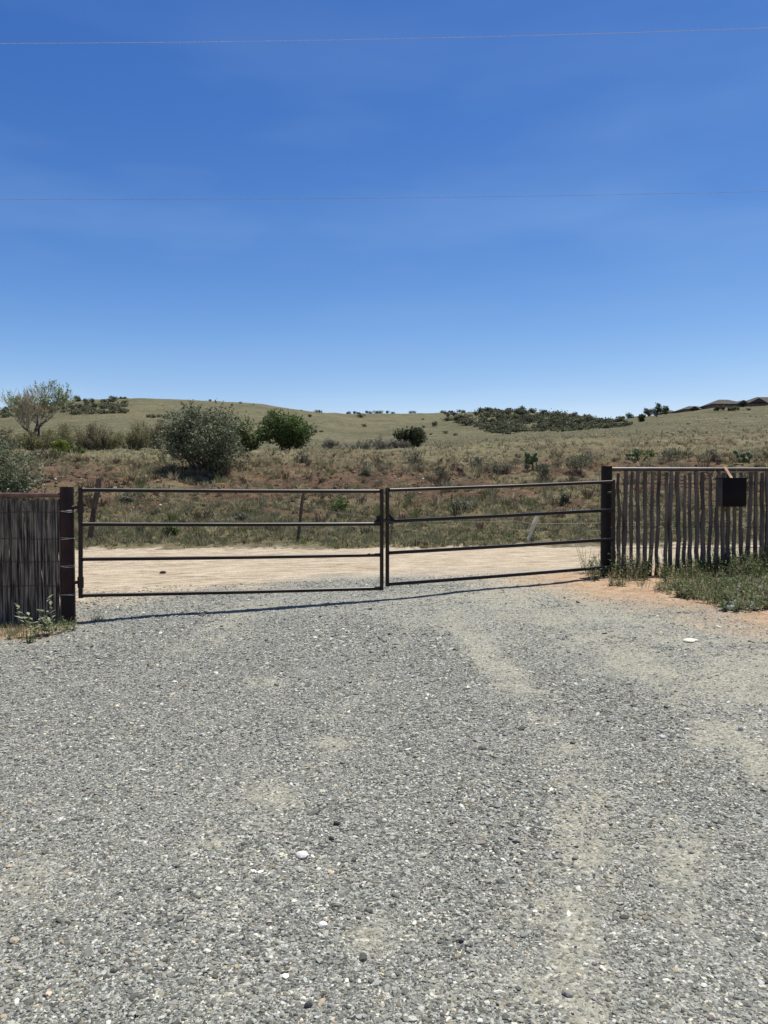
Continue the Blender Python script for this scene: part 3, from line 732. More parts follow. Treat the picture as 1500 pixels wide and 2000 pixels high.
# big grey-green bush on the bank crest
def base_at(px, py): return on_ground(px, py, 17.3)
dome_shrub('oak_bush', 'largest bush, grey green and dense, standing on the bank crest above its dark shadow', 'bush', base_at(402, 918), 3.8, 2.85, 111, 20000, .05, OAK, lobes=70, stems=22, lobe_r=.165, depth=4.6)
dome_shrub('green_bush', 'rounded bright green bush just right of the largest grey green bush', 'bush', at_depth(553, 46), 3.9, 2.5, 102, 10000, .075, GRN, lobes=34, stems=12, lobe_r=.2)
dome_shrub('green_bush', 'small dull green bush squeezed behind the largest bush', 'bush', at_depth(478, 45), 1.7, 2.0, 103, 3600, .07, [(.10, .14, .05), (.13, .165, .065)], lobes=16, stems=8, lobe_r=.24)
dome_shrub('dark_bush', 'dark green bush rising from the low grey thicket at mid valley', 'bush', at_depth(803, 62), 2.6, 1.9, 104, 5000, .085, [(.07, .085, .045), (.09, .105, .058), (.055, .07, .035)], lobes=26, stems=9, lobe_r=.2)
dome_shrub('oak_bush', 'grey green bush at the left edge standing behind the stick fence', 'bush', at_depth(-30, 20), 2.75, 2.5, 105, 16000, .04, OAK, lobes=40, stems=14, lobe_r=.17)
dome_shrub('yellow_green_bush', 'small yellow green bush below the bare tree', 'bush', at_depth(121, 44), 1.35, .85, 106, 2600, .05, [(.20, .25, .05), (.16, .21, .045), (.25, .28, .08)], lobes=14, stems=7, lobe_r=.22)
dome_shrub('yellow_green_bush', 'low spreading green shrub between the yellow bush and the largest bush', 'bush', at_depth(152, 40), 1.3, .45, 107, 1700, .05, [(.15, .19, .055), (.12, .16, .045)], lobes=12, stems=6, lobe_r=.28)
bare_tree(at_depth(76, 62), 8.4, 12)
brush_labels = ['olive brush clump at the far left edge behind the grey bush', 'olive brown brush clump behind the bare tree trunk', 'upright olive brush clump just right of the yellow green bush', 'tall twiggy brush clump with bare stems in the middle of the row',
                'low olive brush clump between the two twiggy clumps', 'twiggy greenish brush clump with dark stems near the largest bush', 'yellowish brush clump touching the left side of the largest bush', 'short brown brush clump behind the left end of the row', 'low brush clump filling the gap left of the tall twiggy clump', 'low olive brush clump filling the gap right of the tall twiggy clump', 'low brush clump between the green twiggy clump and the yellowish one', 'wide low brush clump at the foot of the bare tree']
for i, (px, D, wd, h) in enumerate([(8, 50, 2.2, 1.75), (52, 56, 2.4, 1.6), (125, 58, 2.3, 2.2), (180, 55, 2.5, 2.45), (217, 60, 2.2, 1.75), (258, 54, 2.8, 2.3), (305, 57, 2.4, 2.2), (92, 66, 2.6, 1.8), (152, 57, 2.6, 1.5), (200, 54, 2.2, 1.3), (282, 59, 2.6, 1.6), (66, 58, 3.0, 1.3)]):
    fan_shrub('brush_clump', brush_labels[i], 'brush', at_depth(px, D), wd, h, 200 + i, 32, 5600, .05, OLV if i % 3 else [(.19, .17, .09), (.15, .14, .075), (.22, .19, .12)], 'brush clumps in the row below the left hill')
thk = ['grey leafless thicket at the left end of the low valley row', 'grey thicket in the middle of the low valley row', 'taller grey thicket beside the dark green valley bush', 'small greenish grey thicket at the foot of the dark valley bush']
for i, (px, D, wd, h) in enumerate([(648, 58, 1.9, .95), (700, 60, 2.4, 1.15), (752, 62, 2.6, 1.35), (785, 58, 1.7, .85)]):
    fan_shrub('thicket', thk[i], 'thicket', at_depth(px, D), wd, h, 230 + i, 26, 3600, .05, GRY, 'grey thickets low in the valley', low=.1)

# prickly pears and bank bushes
def prickly_pear(label, loc, size, seed, npad=26):
    rr = random.Random(seed); V = []; Fc = []; cc = []; n0 = 0
    v, f = ico(); pads = []
    root_pts = [(Vector((rr.uniform(-.3, .3) * size, rr.uniform(-.2, .2) * size, 0)), Vector((rr.uniform(-.4, .4), rr.uniform(-.4, .4), 1)).normalized()) for _ in range(6)]
    q = list(root_pts)
    while q and len(pads) < npad:
        p, d = q.pop(0); L_ = size * rr.uniform(.2, .3); c = p + d * L_ * .5
        side = d.cross(Vector((rr.gauss(0, 1), rr.gauss(0, 1), .1))).normalized(); nn = d.cross(side)
        pads.append(1); shade = rr.uniform(.75, 1.3)
        for p_ in v:
            V.append(c + d * p_[2] * L_ * .52 + side * p_[0] * L_ * .4 + nn * p_[1] * L_ * .09); cc.append((.105 * shade, .145 * shade, .07 * shade))
        Fc += [tuple(i + n0 for i in t) for t in f]; n0 += 12
        for _ in range(rr.choice((1, 2, 2))):
            q.append((c + d * L_ * .42 + side * rr.uniform(-.25, .25) * L_, (d + side * rr.uniform(-.8, .8) + nn * rr.uniform(-.5, .5)).normalized()))
    o = mesh('prickly_pear', np.array(V), np.array(Fc), M_PAD, col=np.array(cc), smooth=True, loc=loc)
    return tag(o, label, 'cactus', 'prickly pears along the bank crest')
prickly_pear('prickly pear cactus left of the gate hinge post, on the bank crest', on_ground(1040, 917, 17.3), 1.0, 1)
prickly_pear('prickly pear cactus above the top rail of the picket fence', on_ground(1237, 902, 17.3), .85, 2, 20)
prickly_pear('prickly pear cactus above the black box on the picket fence', on_ground(1452, 905, 17.3), .9, 3, 20)
bb = [(1128, 925, 1.0, .75, 'dark leafy weed bush on the bank just left of the dark gate post'), (1062, 940, .6, .7, 'narrow dark weed bush on the bank below the prickly pear'), (1258, 898, .9, .45, 'low bright green weed clump above the picket fence rail'),
      (1310, 900, 1.0, .5, 'low grey sage bush over the middle of the picket rail'), (1395, 902, 1.0, .55, 'grey sage bush just left of the black box, on the bank'), (925, 912, 1.1, .5, 'low grey sage bush near the middle of the bank crest'),
      (806, 905, .95, .8, 'grey twiggy sage bush at the bank crest right of the thickets'), (715, 930, .8, .5, 'small sage bush on the bare bank above the gate middle'), (860, 935, .9, .5, 'sage bush on the bank right of the gate middle'),
      (590, 903, .8, .4, 'low sage bush at the crest right of the green bush'), (980, 925, .9, .5, 'sage bush on the bank above the right gate leaf'), (335, 1046, .5, .35, 'small green tuft bush at the bank foot near the first leaning post'),
      (665, 1000, .7, .45, 'greenish weed bush on the lower bank above the left gate leaf'), (1100, 985, .7, .4, 'small sage bush low on the bank near the gate hinge'), (250, 985, .6, .4, 'small sage bush on the bank just right of the first leaning post'),
      (470, 1020, .6, .35, 'low sage bush on the bank over the left gate leaf'), (900, 1000, .7, .4, 'low sage bush on the bank over the right gate leaf')]
for i, (px, py, wd, h, lb) in enumerate(bb):
    gr = i in (2, 11, 12); dk = i in (0, 1)
    dome_shrub('sage_bush', lb, 'bush', on_ground(px, py, 17.3), wd, h, 300 + i, 650, .032, [(.13, .18, .05), (.10, .15, .045)] if gr else [(.085, .105, .06), (.12, .13, .085)] if dk else [(.16, .165, .115), (.20, .195, .145), (.12, .125, .08)], 'small bushes on the earth bank', lobes=14, stems=9, lobe_r=.26)

# shrubs far off on the hills: a few shapes, copied
def hill_proto(seed, wdt, hgt, n, cols):
    g = np.random.default_rng(seed); lob = 9
    a = g.uniform(0, 6.283, lob); k = np.sqrt(g.random(lob)) * .36
    C_ = np.stack([np.cos(a) * k * wdt, np.sin(a) * k * wdt, hgt * g.uniform(.25, .68, lob)], -1); Rr = g.uniform(.17, .3, lob) * min(wdt, hgt * 1.5)
    kk = g.integers(0, lob, n); d = g.normal(0, 1, (n, 3)); d /= np.linalg.norm(d, axis=1)[:, None]
    c = C_[kk] + d * (Rr[kk] * g.uniform(.5, 1.1, n))[:, None]; c[:, 2] = np.maximum(c[:, 2], .05)
    col = np.array(cols)[g.choice(len(cols), n)] * g.uniform(.75, 1.3, (n, 1))
    V, Fc, cc = leaf_quads(c, .2, col, g, aspect=.7)
    o = mesh('hill_shrub', V, Fc, M_LEAF, col=cc); return o
HC = [(.085, .096, .055), (.115, .122, .072), (.068, .078, .045)]
protos = [hill_proto(400 + i, w_, h_, 330, HC) for i, (w_, h_) in enumerate([(3.8, 1.9), (3.2, 2.0), (4.6, 1.7), (2.7, 2.3), (3.8, 1.4)])]
used_proto = [False] * 5
def hill_shrub(x, y, s, label, group, rr, k=None, sz=1):
    k = rr.randrange(5) if k is None else k
    if used_proto[k]: o = protos[k].copy(); COL.objects.link(o)
    else: o = protos[k]; used_proto[k] = True
    o.location = (x, y, hz(x, y) - .1); o.scale = (s, s, s * sz); o.rotation_euler = (0, 0, rr.uniform(0, 6.28))
    return tag(o, label, 'shrub', group)
rr = random.Random(5)
def far_at(px, py):
    q = on_ground(px, py, 60, 520); return q.x, q.y
for px, py, s, lb in [(545, 846, .9, ''), (245, 804, .9, ''), (217, 801, .8, ''), (605, 815, .7, ''), (705, 816, 1.1, ''), (711, 833, .7, ''), (827, 836, .6, ''), (850, 833, 1.1, ''), (842, 849, .6, ''), (870, 847, .8, ''), (889, 851, .7, ''), (528, 807, .5, ''),
                  (616, 845, .9, ''), (627, 844, .7, ''), (290, 815, .8, ''), (300, 816, .9, ''), (310, 815, .8, ''), (322, 817, .8, ''), (331, 819, .7, ''), (1344, 829, .5, ''), (1418, 818, .4, ''), (1462, 801, .6, ''), (826, 820, .4, ''), (481, 804, .3, '')]:
    x, y = far_at(px, py); hill_shrub(x, y, s * y / 330, 'dark shrub standing alone on the open grass of a far hill', 'lone shrubs dotted over the grassy hills', rr)
# skyline shrubs
for px, s in [(222, 1.0), (232, .9), (241, 1.3), (249, .9), (262, .7), (276, .6), (412, .5), (471, .5), (496, .4), (590, .5), (621, 1.0), (680, 1.0), (693, .8), (700, .9), (716, .8), (724, .8), (735, .9), (743, .9), (757, .8), (766, .8), (805, 1.0), (863, 1.1)]:
    x = (px - CX) / F; D = 418 if px < 640 else 495
    hill_shrub(x * D, D, s * 1.25, 'dark shrub silhouetted on the ridge line of the grassy hill', 'shrubs along the grassy ridge line', rr)
# wooded patch on the left hill shoulder
n = 0
while n < 62:
    px = rr.uniform(-30, 245); py = rr.uniform(781, 818)
    t = (px - 130) / 110
    if px > 60 and not (783 + max(0, (px - 150)) * -.02 < py < 812 - abs(px - 160) * .04): continue
    if px <= 60 and not (799 < py < 816): continue
    if 60 < px < 135 and rr.random() < .4: continue
    x, y = far_at(px, py)
    if y > 430: continue
    hill_shrub(x, y, rr.uniform(.7, 1.25) * y / 330, 'dark shrub in the thicket on the left shoulder of the grassy hill', 'shrubs covering the left hill shoulder', rr); n += 1
n = 0
def wooded(px, py):
    top = np.interp(px, [870, 900, 960, 1000, 1060, 1100, 1150, 1190, 1230], [808, 804, 801, 802, 806, 809, 816, 824, 823])
    low = np.interp(px, [870, 900, 940, 990, 1060, 1150, 1230], [825, 828, 838, 857, 853, 845, 836])
    return top - 1 < py < low
while n < 175:
    px = rr.uniform(868, 1232); py = rr.uniform(800, 858)
    if not wooded(px, py): continue
    x, y = far_at(px, py)
    if y > 440 or y < 150: continue
    hill_shrub(x, y, rr.uniform(.6, 1.3) * (y / 330) ** .8, 'dark shrub among many on the wooded hill in the distance', 'shrubs covering the wooded hill', rr); n += 1

# the low scrub between them, past counting
def scrub(pred, n, px0, px1, py0, py1, seed):
    r_ = random.Random(seed); g = np.random.default_rng(seed); A = []; B = []; k = 0
    while k < n:
        px = r_.uniform(px0, px1); py = r_.uniform(py0, py1)
        if not pred(px, py): continue
        x, y = far_at(px, py)
        if not 150 < y < 440: continue
        if fbm([x], [y], 26, 91, 3)[0] < .47: continue
        m = 70; sc = r_.uniform(.7, 1.6) * y / 330; d = g.normal(0, 1, (m, 3)) * np.array([1.1, .9, .45]) * sc; d[:, 2] = np.abs(d[:, 2])
        A.append(d + np.array([x, y, hz(x, y)])); B.append(np.array(HC)[g.choice(3, m)] * g.uniform(.75, 1.3, (m, 1)) * r_.uniform(.85, 1.3)); k += 1
    V, Fc, cc = leaf_quads(np.concatenate(A), .3, np.concatenate(B), g, aspect=.7)
    return V, Fc, cc
def shoulder(px, py): return (783 + abs(px - 200) * .06 < py < 811 - abs(px - 165) * .06) if px > 125 else (800 < py < 815 and px < 62)
sA = scrub(wooded, 190, 868, 1232, 798, 858, 1); sB = scrub(shoulder, 60, -30, 248, 780, 818, 2)
tag(mesh('scrub', np.concatenate([sA[0], sB[0]]), np.concatenate([sA[1], sB[1] + len(sA[0])]), M_LEAF, col=np.concatenate([sA[2], sB[2]])), 'low grey green scrub spreading between the shrubs on the far hills', 'scrub', kind='stuff')

# trees by the far houses
def far_tree(px, D, wd, h, seed, label, cols):
    dome_shrub('tree', label, 'tree', at_depth(px, D), wd, h, seed, 900, .2, cols, 'trees near the houses on the right hill', lobes=14, stems=4, lobe_r=.24, base=.06, stem_name='trunk')
GD = [(.07, .10, .035), (.09, .125, .045), (.055, .08, .03)]
for a in [(1282, 215, 3.0, 4.0, 500, 'tallest dark green tree below the houses on the right hill', GD), (1264, 235, 3.2, 2.8, 501, 'grey green round tree just left of the tallest hillside tree', [(.10, .115, .075), (.12, .135, .09)]), (1299, 225, 2.0, 3.0, 502, 'narrow bright green tree just right of the tallest hillside tree', [(.10, .16, .05), (.12, .17, .06)]),
          (1229, 290, 3.2, 3.2, 503, 'round green tree at the left end of the hillside houses', GD), (1252, 190, 1.6, 2.4, 504, 'small slim green tree on the slope below the round grey tree', GD), (1212, 300, 3.0, 1.8, 505, 'low dark tree at the saddle beside the wooded hill', GD), (1403, 205, 4.0, 1.3, 506, 'low olive bush on the slope under the long roof', [(.14, .15, .08), (.17, .17, .1)]), (1430, 200, 3.2, 1.2, 507, 'pale green bush on the slope below the last house', [(.14, .16, .08), (.17, .18, .1)])]:
    far_tree(*a)

# ------------------------------------------------------------------ houses
def house(label, px0, px1, D, wall_h, roof_h, peaks, yaw=0, nwin=3, dep=9):
    a, b = P(px0, 800, D), P(px1, 800, D); wd = b.x - a.x; cx = (a.x + b.x) / 2
    z0 = min(hz(a.x, D), hz(b.x, D), hz(cx, D)) - .4
    root = thing('house', label, 'house', (cx, D + dep / 2, z0), 'brown houses on the right hill')
    mb = MB(); mb.box((0, 0, (wall_h + .4) / 2), (wd - .8, dep - .8, wall_h + .4)); wl = mb.build('wall', M_WALL, root, smooth=False)
    zt = wall_h + .4
    mr = MB(); hx, hy = wd / 2, dep / 2
    rx = max(hx - hy, hx * .25)
    V = [(-hx, -hy, zt), (hx, -hy, zt), (hx, hy, zt), (-hx, hy, zt), (-rx, 0, zt + roof_h), (rx, 0, zt + roof_h)]
    lo = [(x, y, z - .22) for x, y, z in V[:4]]
    mr.add(V + lo, [(0, 1, 5, 4), (1, 2, 5), (2, 3, 4, 5), (3, 0, 4), (6, 7, 1, 0), (7, 8, 2, 1), (8, 9, 3, 2), (9, 6, 0, 3), (9, 8, 7, 6)])
    for pk in peaks:                      # projecting gables with their own little roofs
        x = (pk - .5) * wd; gw = min(wd * .16, 2.6); ph = roof_h * .55
        V = [(x - gw, -hy - 1.2, zt - .05), (x + gw, -hy - 1.2, zt - .05), (x, -hy - 1.2, zt + ph), (x - gw, 0, zt - .05), (x + gw, 0, zt - .05), (x, .4, zt + ph)]
        mr.add(V, [(0, 1, 2), (0, 2, 5, 3), (1, 4, 5, 2), (0, 3, 4, 1)])
    mr.build('roof', M_ROOF, root, smooth=False)
    for k in range(nwin):
        x = (-.5 + (k + .5) / nwin) * (wd - 1.4)
        fr = MB(); w_, h_ = 1.3, 1.1; zc = .4 + wall_h * .55; yy = -(dep - .8) / 2 - .04
        for q in ((0, zc + h_ / 2, w_ + .16, .1), (0, zc - h_ / 2, w_ + .16, .1), (-w_ / 2, zc, .1, h_ - .1), (w_ / 2, zc, .1, h_ - .1)):
            fr.box((x + q[0], yy, q[1]), (q[2], .08, q[3]))
        f_ = fr.build('window', M_TRIM, root, smooth=False)
        pn = MB(); pn.box((x, yy + .02, zc), (w_ - .1, .03, h_ - .1)); pn.build('pane', M_GLASS, f_, smooth=False)
    return root
house('small low brown house among the trees, leftmost of the hillside houses', 1236, 1262, 300, 1.4, .9, [.5], nwin=2, dep=7)
house('brown roofed house half hidden behind the tallest hillside tree', 1296, 1332, 262, 1.3, 1.2, [], nwin=2, dep=9)
house('dark house with gabled roof, left of the big hillside roofs', 1336, 1396, 245, 1.4, 1.5, [.3], nwin=4, dep=11)
house('long house with several dark gables on the right hill', 1392, 1462, 238, 1.5, 1.9, [.82], nwin=5, dep=11)
house('house with the highest dark roof at the right edge', 1458, 1560, 236, 1.6, 2.4, [.2], nwin=5, dep=12)

# ------------------------------------------------------------------ the gate
def leaf_gate(label, pts, post_side, group='double pipe gate leaves'):
    """pts: bottom-hinge pixel etc.  pts = dict(hx, hy_top, hy_bot, hD, fx, fy_top, fy_bot, fD) hinge and free ends"""
    h_top, h_bot = P(pts['hx'], pts['ht'], pts['hD']), P(pts['hx'], pts['hb'], pts['hD'])
    f_top, f_bot = P(pts['fx'], pts['ft'], pts['fD']), P(pts['fx'], pts['fb'], pts['fD'])
    root = thing('pipe_gate', label, 'gate', (h_bot.x, h_bot.y, 0), group)
    off = Vector((h_bot.x, h_bot.y, 0)); r = .0235
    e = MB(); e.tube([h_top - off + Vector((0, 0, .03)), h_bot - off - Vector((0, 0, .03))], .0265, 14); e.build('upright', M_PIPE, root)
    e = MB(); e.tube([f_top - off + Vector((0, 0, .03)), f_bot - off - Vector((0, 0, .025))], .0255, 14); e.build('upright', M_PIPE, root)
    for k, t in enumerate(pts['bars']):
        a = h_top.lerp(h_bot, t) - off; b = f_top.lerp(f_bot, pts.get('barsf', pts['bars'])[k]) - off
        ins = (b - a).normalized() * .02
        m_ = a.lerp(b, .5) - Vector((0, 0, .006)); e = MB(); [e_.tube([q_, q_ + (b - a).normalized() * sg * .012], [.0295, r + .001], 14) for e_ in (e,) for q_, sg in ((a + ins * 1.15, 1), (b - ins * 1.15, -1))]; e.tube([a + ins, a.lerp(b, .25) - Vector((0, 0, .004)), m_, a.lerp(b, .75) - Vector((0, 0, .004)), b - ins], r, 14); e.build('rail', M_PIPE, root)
    return root, off, h_top, h_bot, f_top, f_bot
GL = dict(hx=157.5, ht=957, hb=1163, hD=9.05, fx=745.5, ft=959.5, fb=1149, fD=9.9, bars=[0, .325, .655, 1], barsf=[0, .337, .655, 1])
rootL, offL, hT, hB, fT, fB = leaf_gate('left leaf of the pipe gate, hinged on the rusty post', GL, -1)
def strip(pts, thick=.012):
    """flat triangular gusset in the gate plane"""
    a, b, c = [Vector(p) for p in pts]; nrm = (b - a).cross(c - a).normalized() * thick / 2
    V = [p + nrm for p in (a, b, c)] + [p - nrm for p in (a, b, c)]
    return V, [(0, 1, 2), (5, 4, 3), (0, 3, 4, 1), (1, 4, 5, 2), (2, 5, 3, 0)]
def gusset(root, off, T, Bt, dirx, t, nm='latch_gusset'):
    p = T.lerp(Bt, t) - off; m_ = MB(); m_.add(*strip([p + Vector((dirx * .015, 0, .1)), p + Vector((dirx * .12, dirx * .03, -.005)), p + Vector((dirx * .015, 0, -.005))], .02)); m_.build(nm, M_BLACKPOST, root, smooth=False)
gusset(rootL, offL, fT, fB, -1, .325)
for t in (.165, .875):                         # hinge barrels with a stub to the post
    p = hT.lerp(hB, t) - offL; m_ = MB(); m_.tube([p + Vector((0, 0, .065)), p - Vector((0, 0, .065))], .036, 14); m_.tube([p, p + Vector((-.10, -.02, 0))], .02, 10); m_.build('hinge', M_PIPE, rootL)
GR = dict(hx=1198, ht=941, hb=1107, hD=11.15, fx=756.5, ft=957.5, fb=1141.5, fD=9.93, bars=[0, .33, .675, 1], barsf=[0, .33, .665, 1])
rootR, offR, hT2, hB2, fT2, fB2 = leaf_gate('right leaf of the pipe gate, tilted up towards the black post', GR, 1)
gusset(rootR, offR, fT2, fB2, 1, .325)
for t in (.13, .86):
    p = hT2.lerp(hB2, t) - offR; m_ = MB(); m_.tube([p + Vector((0, 0, .06)), p - Vector((0, 0, .06))], .034, 14); m_.tube([p, p + Vector((-.05, .1, 0))], .018, 10); m_.build('hinge', M_PIPE, rootR)
# the free upright of the right leaf leans a little: already in its end points

# chain round the two middle uprights
def chain():
    pl = fT.lerp(fB, .325); pr_ = fT2.lerp(fB2, .325); c = (pl + pr_) / 2
    root = thing('chain', 'dark chain looped round the two middle gate uprights', 'chain', (c.x, c.y, c.z - .02))
    pts = []; nl = 26; mb = MB()
    for k in range(nl):
        a = 2 * math.pi * k / nl
        pts.append(Vector((math.cos(a) * .098, math.sin(a) * .043, .045 - .055 * math.cos(a - .4) * .6 + .02 * math.sin(2 * a))))
    def link(p, d, flip):
        d = d.normalized(); up = Vector((0, 0, 1)); s = d.cross(up).normalized(); w_ = s if flip else d.cross(s)
        ring = [p + d * math.cos(q) * .019 + w_ * math.sin(q) * .0115 for q in [2 * math.pi * i / 10 for i in range(11)]]
        mb.tube(ring, .0042, 6, cap=False)
    for k in range(nl): link(pts[k], pts[(k + 1) % nl] - pts[k - 1], k % 2)
    # the loose end hanging down on the right
    for k in range(6): link(Vector((.1 + .006 * math.sin(k), -.02, .03 - .028 * k)), Vector((.05, 0, -1)), k % 2)
    mb.build('links', M_CHAIN, root)
    pd = MB(); pd.box((.055, -.052, .02), (.05, .022, .045), .004); ring = [Vector((.055 + .016 * math.cos(q), -.052, .042 + .026 * math.sin(q))) for q in [math.pi * i / 8 for i in range(9)]]; pd.tube(ring, .004, 6); pd.build('padlock', M_CHAIN, root)
chain()

# ------------------------------------------------------------------ left stick fence
DL = 9.05
def left_fence():
    pb = P(134.5, 1210, DL); g0 = hz(pb.x, DL); top = P(134.5, 951, DL)
    root = thing('stick_fence', 'dense dark stick fence with rusty round post at the left edge', 'fence', (pb.x, DL, g0)); off = Vector((pb.x, DL, g0))
    p = MB(); p.tube([Vector((0, 0, -.25)), Vector((-.004, 0, top.z - g0))], .079, 28); post = p.build('post', M_RUST, root)
    for py in (999, 1052, 1106, 1161):
        z = P(134, py, DL).z - g0; b_ = MB()
        b_.tube([Vector((math.cos(q) * .0805, math.sin(q) * .0805, z + .006 * math.sin(q * 2 + py))) for q in [2 * math.pi * i / 24 for i in range(25)]], .0045, 6, cap=False)
        b_.tube([Vector((math.cos(q) * .0805, math.sin(q) * .0805, z + .011 + .005 * math.cos(q + py))) for q in [2 * math.pi * i / 24 for i in range(25)]], .0035, 6, cap=False)
        b_.build('wire_band', M_BRIGHTWIRE, post)
    r = MB(); a, b = P(-420, 967, DL) - off, P(127, 967, DL) - off; b.x = -.07; r.tube([a, b], .029, 16); r.build('top_rail', M_RUSTRAIL, root)
    st = MB(); rr_ = random.Random(9); x0 = P(-420, 1000, DL).x; x1 = P(120, 1000, DL).x
    for row, n in ((0, 170), (1, 190), (2, 190)):
        for i in range(n):
            x = x0 + (x1 - x0) * (i + rr_.uniform(.1, .9)) / n - off.x
            zt = P(0, 974 + rr_.uniform(-2, 7) + (rr_.random() < .1) * rr_.uniform(3, 18), DL).z - g0; rad = rr_.uniform(.008, .0145)
            zb = hz(x + off.x, DL) - g0 - .05; k = 6; lean = rr_.gauss(0, .02)
            pts = [Vector((x + lean * j / (k - 1) + rr_.gauss(0, .004), row * .028 + rr_.gauss(0, .006), zb + (zt - zb) * j / (k - 1))) for j in range(k)]
            st.tube(pts, [rad * rr_.uniform(.75, 1.15) for _ in range(k)], 6)
    st.build('stick_panel', M_STICK, root)
    wv = MB()
    for py in (1001, 1053, 1098, 1145):
        z = P(60, py, DL).z - g0
        for dz in (0, .007):
            wv.tube([Vector((x0 - off.x + (x1 - x0) * i / 40, -.022 + .004 * math.sin(i * 2.1 + dz * 400), z + dz + .006 * math.sin(i * .7 + py))) for i in range(41)], .0022, 5)
    wv.build('tie_wire', M_WIRE, root)
left_fence()

# ------------------------------------------------------------------ right picket fence
DR = 11.34
def right_fence():
    pb = P(1183, 1125, DR); g0 = hz(pb.x, DR)
    root = thing('picket_fence', 'open picket fence of crooked grey poles under a pipe rail with black square post', 'fence', (pb.x, DR, g0)); off = Vector((pb.x, DR, g0))
    zt = P(1183, 910.5, DR).z - g0
    p = MB(); p.tube([Vector((0, 0, -.25)), Vector((0, 0, zt))], .0805, 28); p.build('post', M_BLACKPOST, root)
    zr = P(1300, 916.5, DR).z - g0; xe = P(1900, 916, DR).x - off.x
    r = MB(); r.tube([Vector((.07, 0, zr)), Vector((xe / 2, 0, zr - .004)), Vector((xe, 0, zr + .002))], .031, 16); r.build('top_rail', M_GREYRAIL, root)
    tops = [405, 460, 503, 548, 602, 663, 705, 757, 790, 840, 893, 931, 977, 1021, 1079, 1136, 1172, 1208, 1252, 1300, 1380, 1413, 1458, 1492]
    bots = [400, 438, 490, 548, 595, 630, 675, 745, 778, 830, 882, 920, 968, 1018, 1068, 1118, 1165, 1200, 1250, 1293, 1335, 1395, 1445, 1485]
    tops = [1100 + t / 3.75 for t in tops]; bots = [1100 + t / 3.75 for t in bots]
    rr_ = random.Random(4); x = 1500 + 10
    while x < 1880: tops.append(x + rr_.uniform(-3, 3)); bots.append(x + rr_.uniform(-4, 4)); x += rr_.uniform(10, 14)
    for i, (t, b) in enumerate(zip(tops, bots)):
        yt = 921.5 + rr_.uniform(-2, 2) + (rr_.random() < .25) * rr_.uniform(0, 6); a = P(t, yt, DR - .03); xb = P(b, 1095, DR).x
        c = Vector((xb, DR - .03 + rr_.gauss(0, .01), hz(xb, DR) - .06)); k = 9; m_ = MB(); rad = rr_.uniform(.027, .036); ph = rr_.uniform(0, 6); am = rr_.uniform(.002, .009)
        pts = [c.lerp(a, j / (k - 1)) - off + Vector((am * math.sin(ph + j * .8) + rr_.gauss(0, .006), rr_.gauss(0, .005), 0)) for j in range(k)]
        m_.tube(pts, [rad * (1.08 - .2 * j / (k - 1)) * rr_.uniform(.88, 1.12) for j in range(k)], 8, jitter=.06, seed=i)
        for _ in range(rr_.choice((0, 1, 1, 2))):
            q = pts[rr_.randint(2, 7)]; m_.tube([q, q + Vector((rr_.choice((-1, 1)) * rr_.uniform(.03, .05), -.01, rr_.uniform(.005, .03)))], [.009, .005], 6)
        m_.build('picket', M_PICKET, root)
    for py in (945.5, 988, 1029.5, 1070.5):
        z = P(1300, py, DR - .06).z - g0; wv = MB()
        for dz in (0, .008):
            wv.tube([Vector((.0 + xe * i / 80, -.062 + .03 * (dz > 0) + .004 * math.sin(i * 1.7), z + dz + .005 * math.sin(i * .6 + py))) for i in range(81)], .003, 5)
        wv.build('tie_wire', M_WIRE, root)
right_fence()

def box_on_fence():
    D = DR - .34; c = P(1434, 962, D)
    root = thing('lock_box', 'black metal box hanging from the pipe rail on the picket fence', 'box', (c.x, c.y, c.z))
    wd = 46 * D / F; h = 55 * D / F; dp = .24
    b = MB(); b.box((0, dp / 2, 0), (wd - .012, dp, h - .012), .004); b.build('body', M_BOXSIDE, root)
    l = MB(); l.box((0, -.009, 0), (wd, .016, h), .004); l.build('front_panel', M_BOX, root)
    t = MB(); t.box((0, dp / 2 - .01, h / 2 + .004), (wd + .012, dp + .02, .012), .003); t.build('lid', M_BOX, root)
    zr = P(1434, 916.5, DR).z - c.z
    s = MB(); a0 = Vector((.0, dp * .35, h / 2)); a1 = Vector((-.015, DR - D - .045, zr + .035)); d = a1 - a0
    s.box(a0.lerp(a1, .5), (.042, .014, d.length), .002, Vector((0, 0, 1)).rotation_difference(d)); s.build('hanger_slat', M_RAWWOOD, root, smooth=False)
    for sx in (-1, 1):
        m_ = MB(); m_.tube([Vector((sx * (wd / 2 - .015), dp * .5, h / 2)), Vector((sx * (wd / 2 - .012), DR - D - .04, zr)), Vector((sx * (wd / 2 - .012), DR - D, zr + .034))], .0035, 6); m_.build('hanging_wire', M_WIRE, root)
    k = MB(); k.box((wd / 2 + .02, dp * .5, -.005), (.035, .05, .06), .004); k.build('latch', M_BOX, root)
box_on_fence()

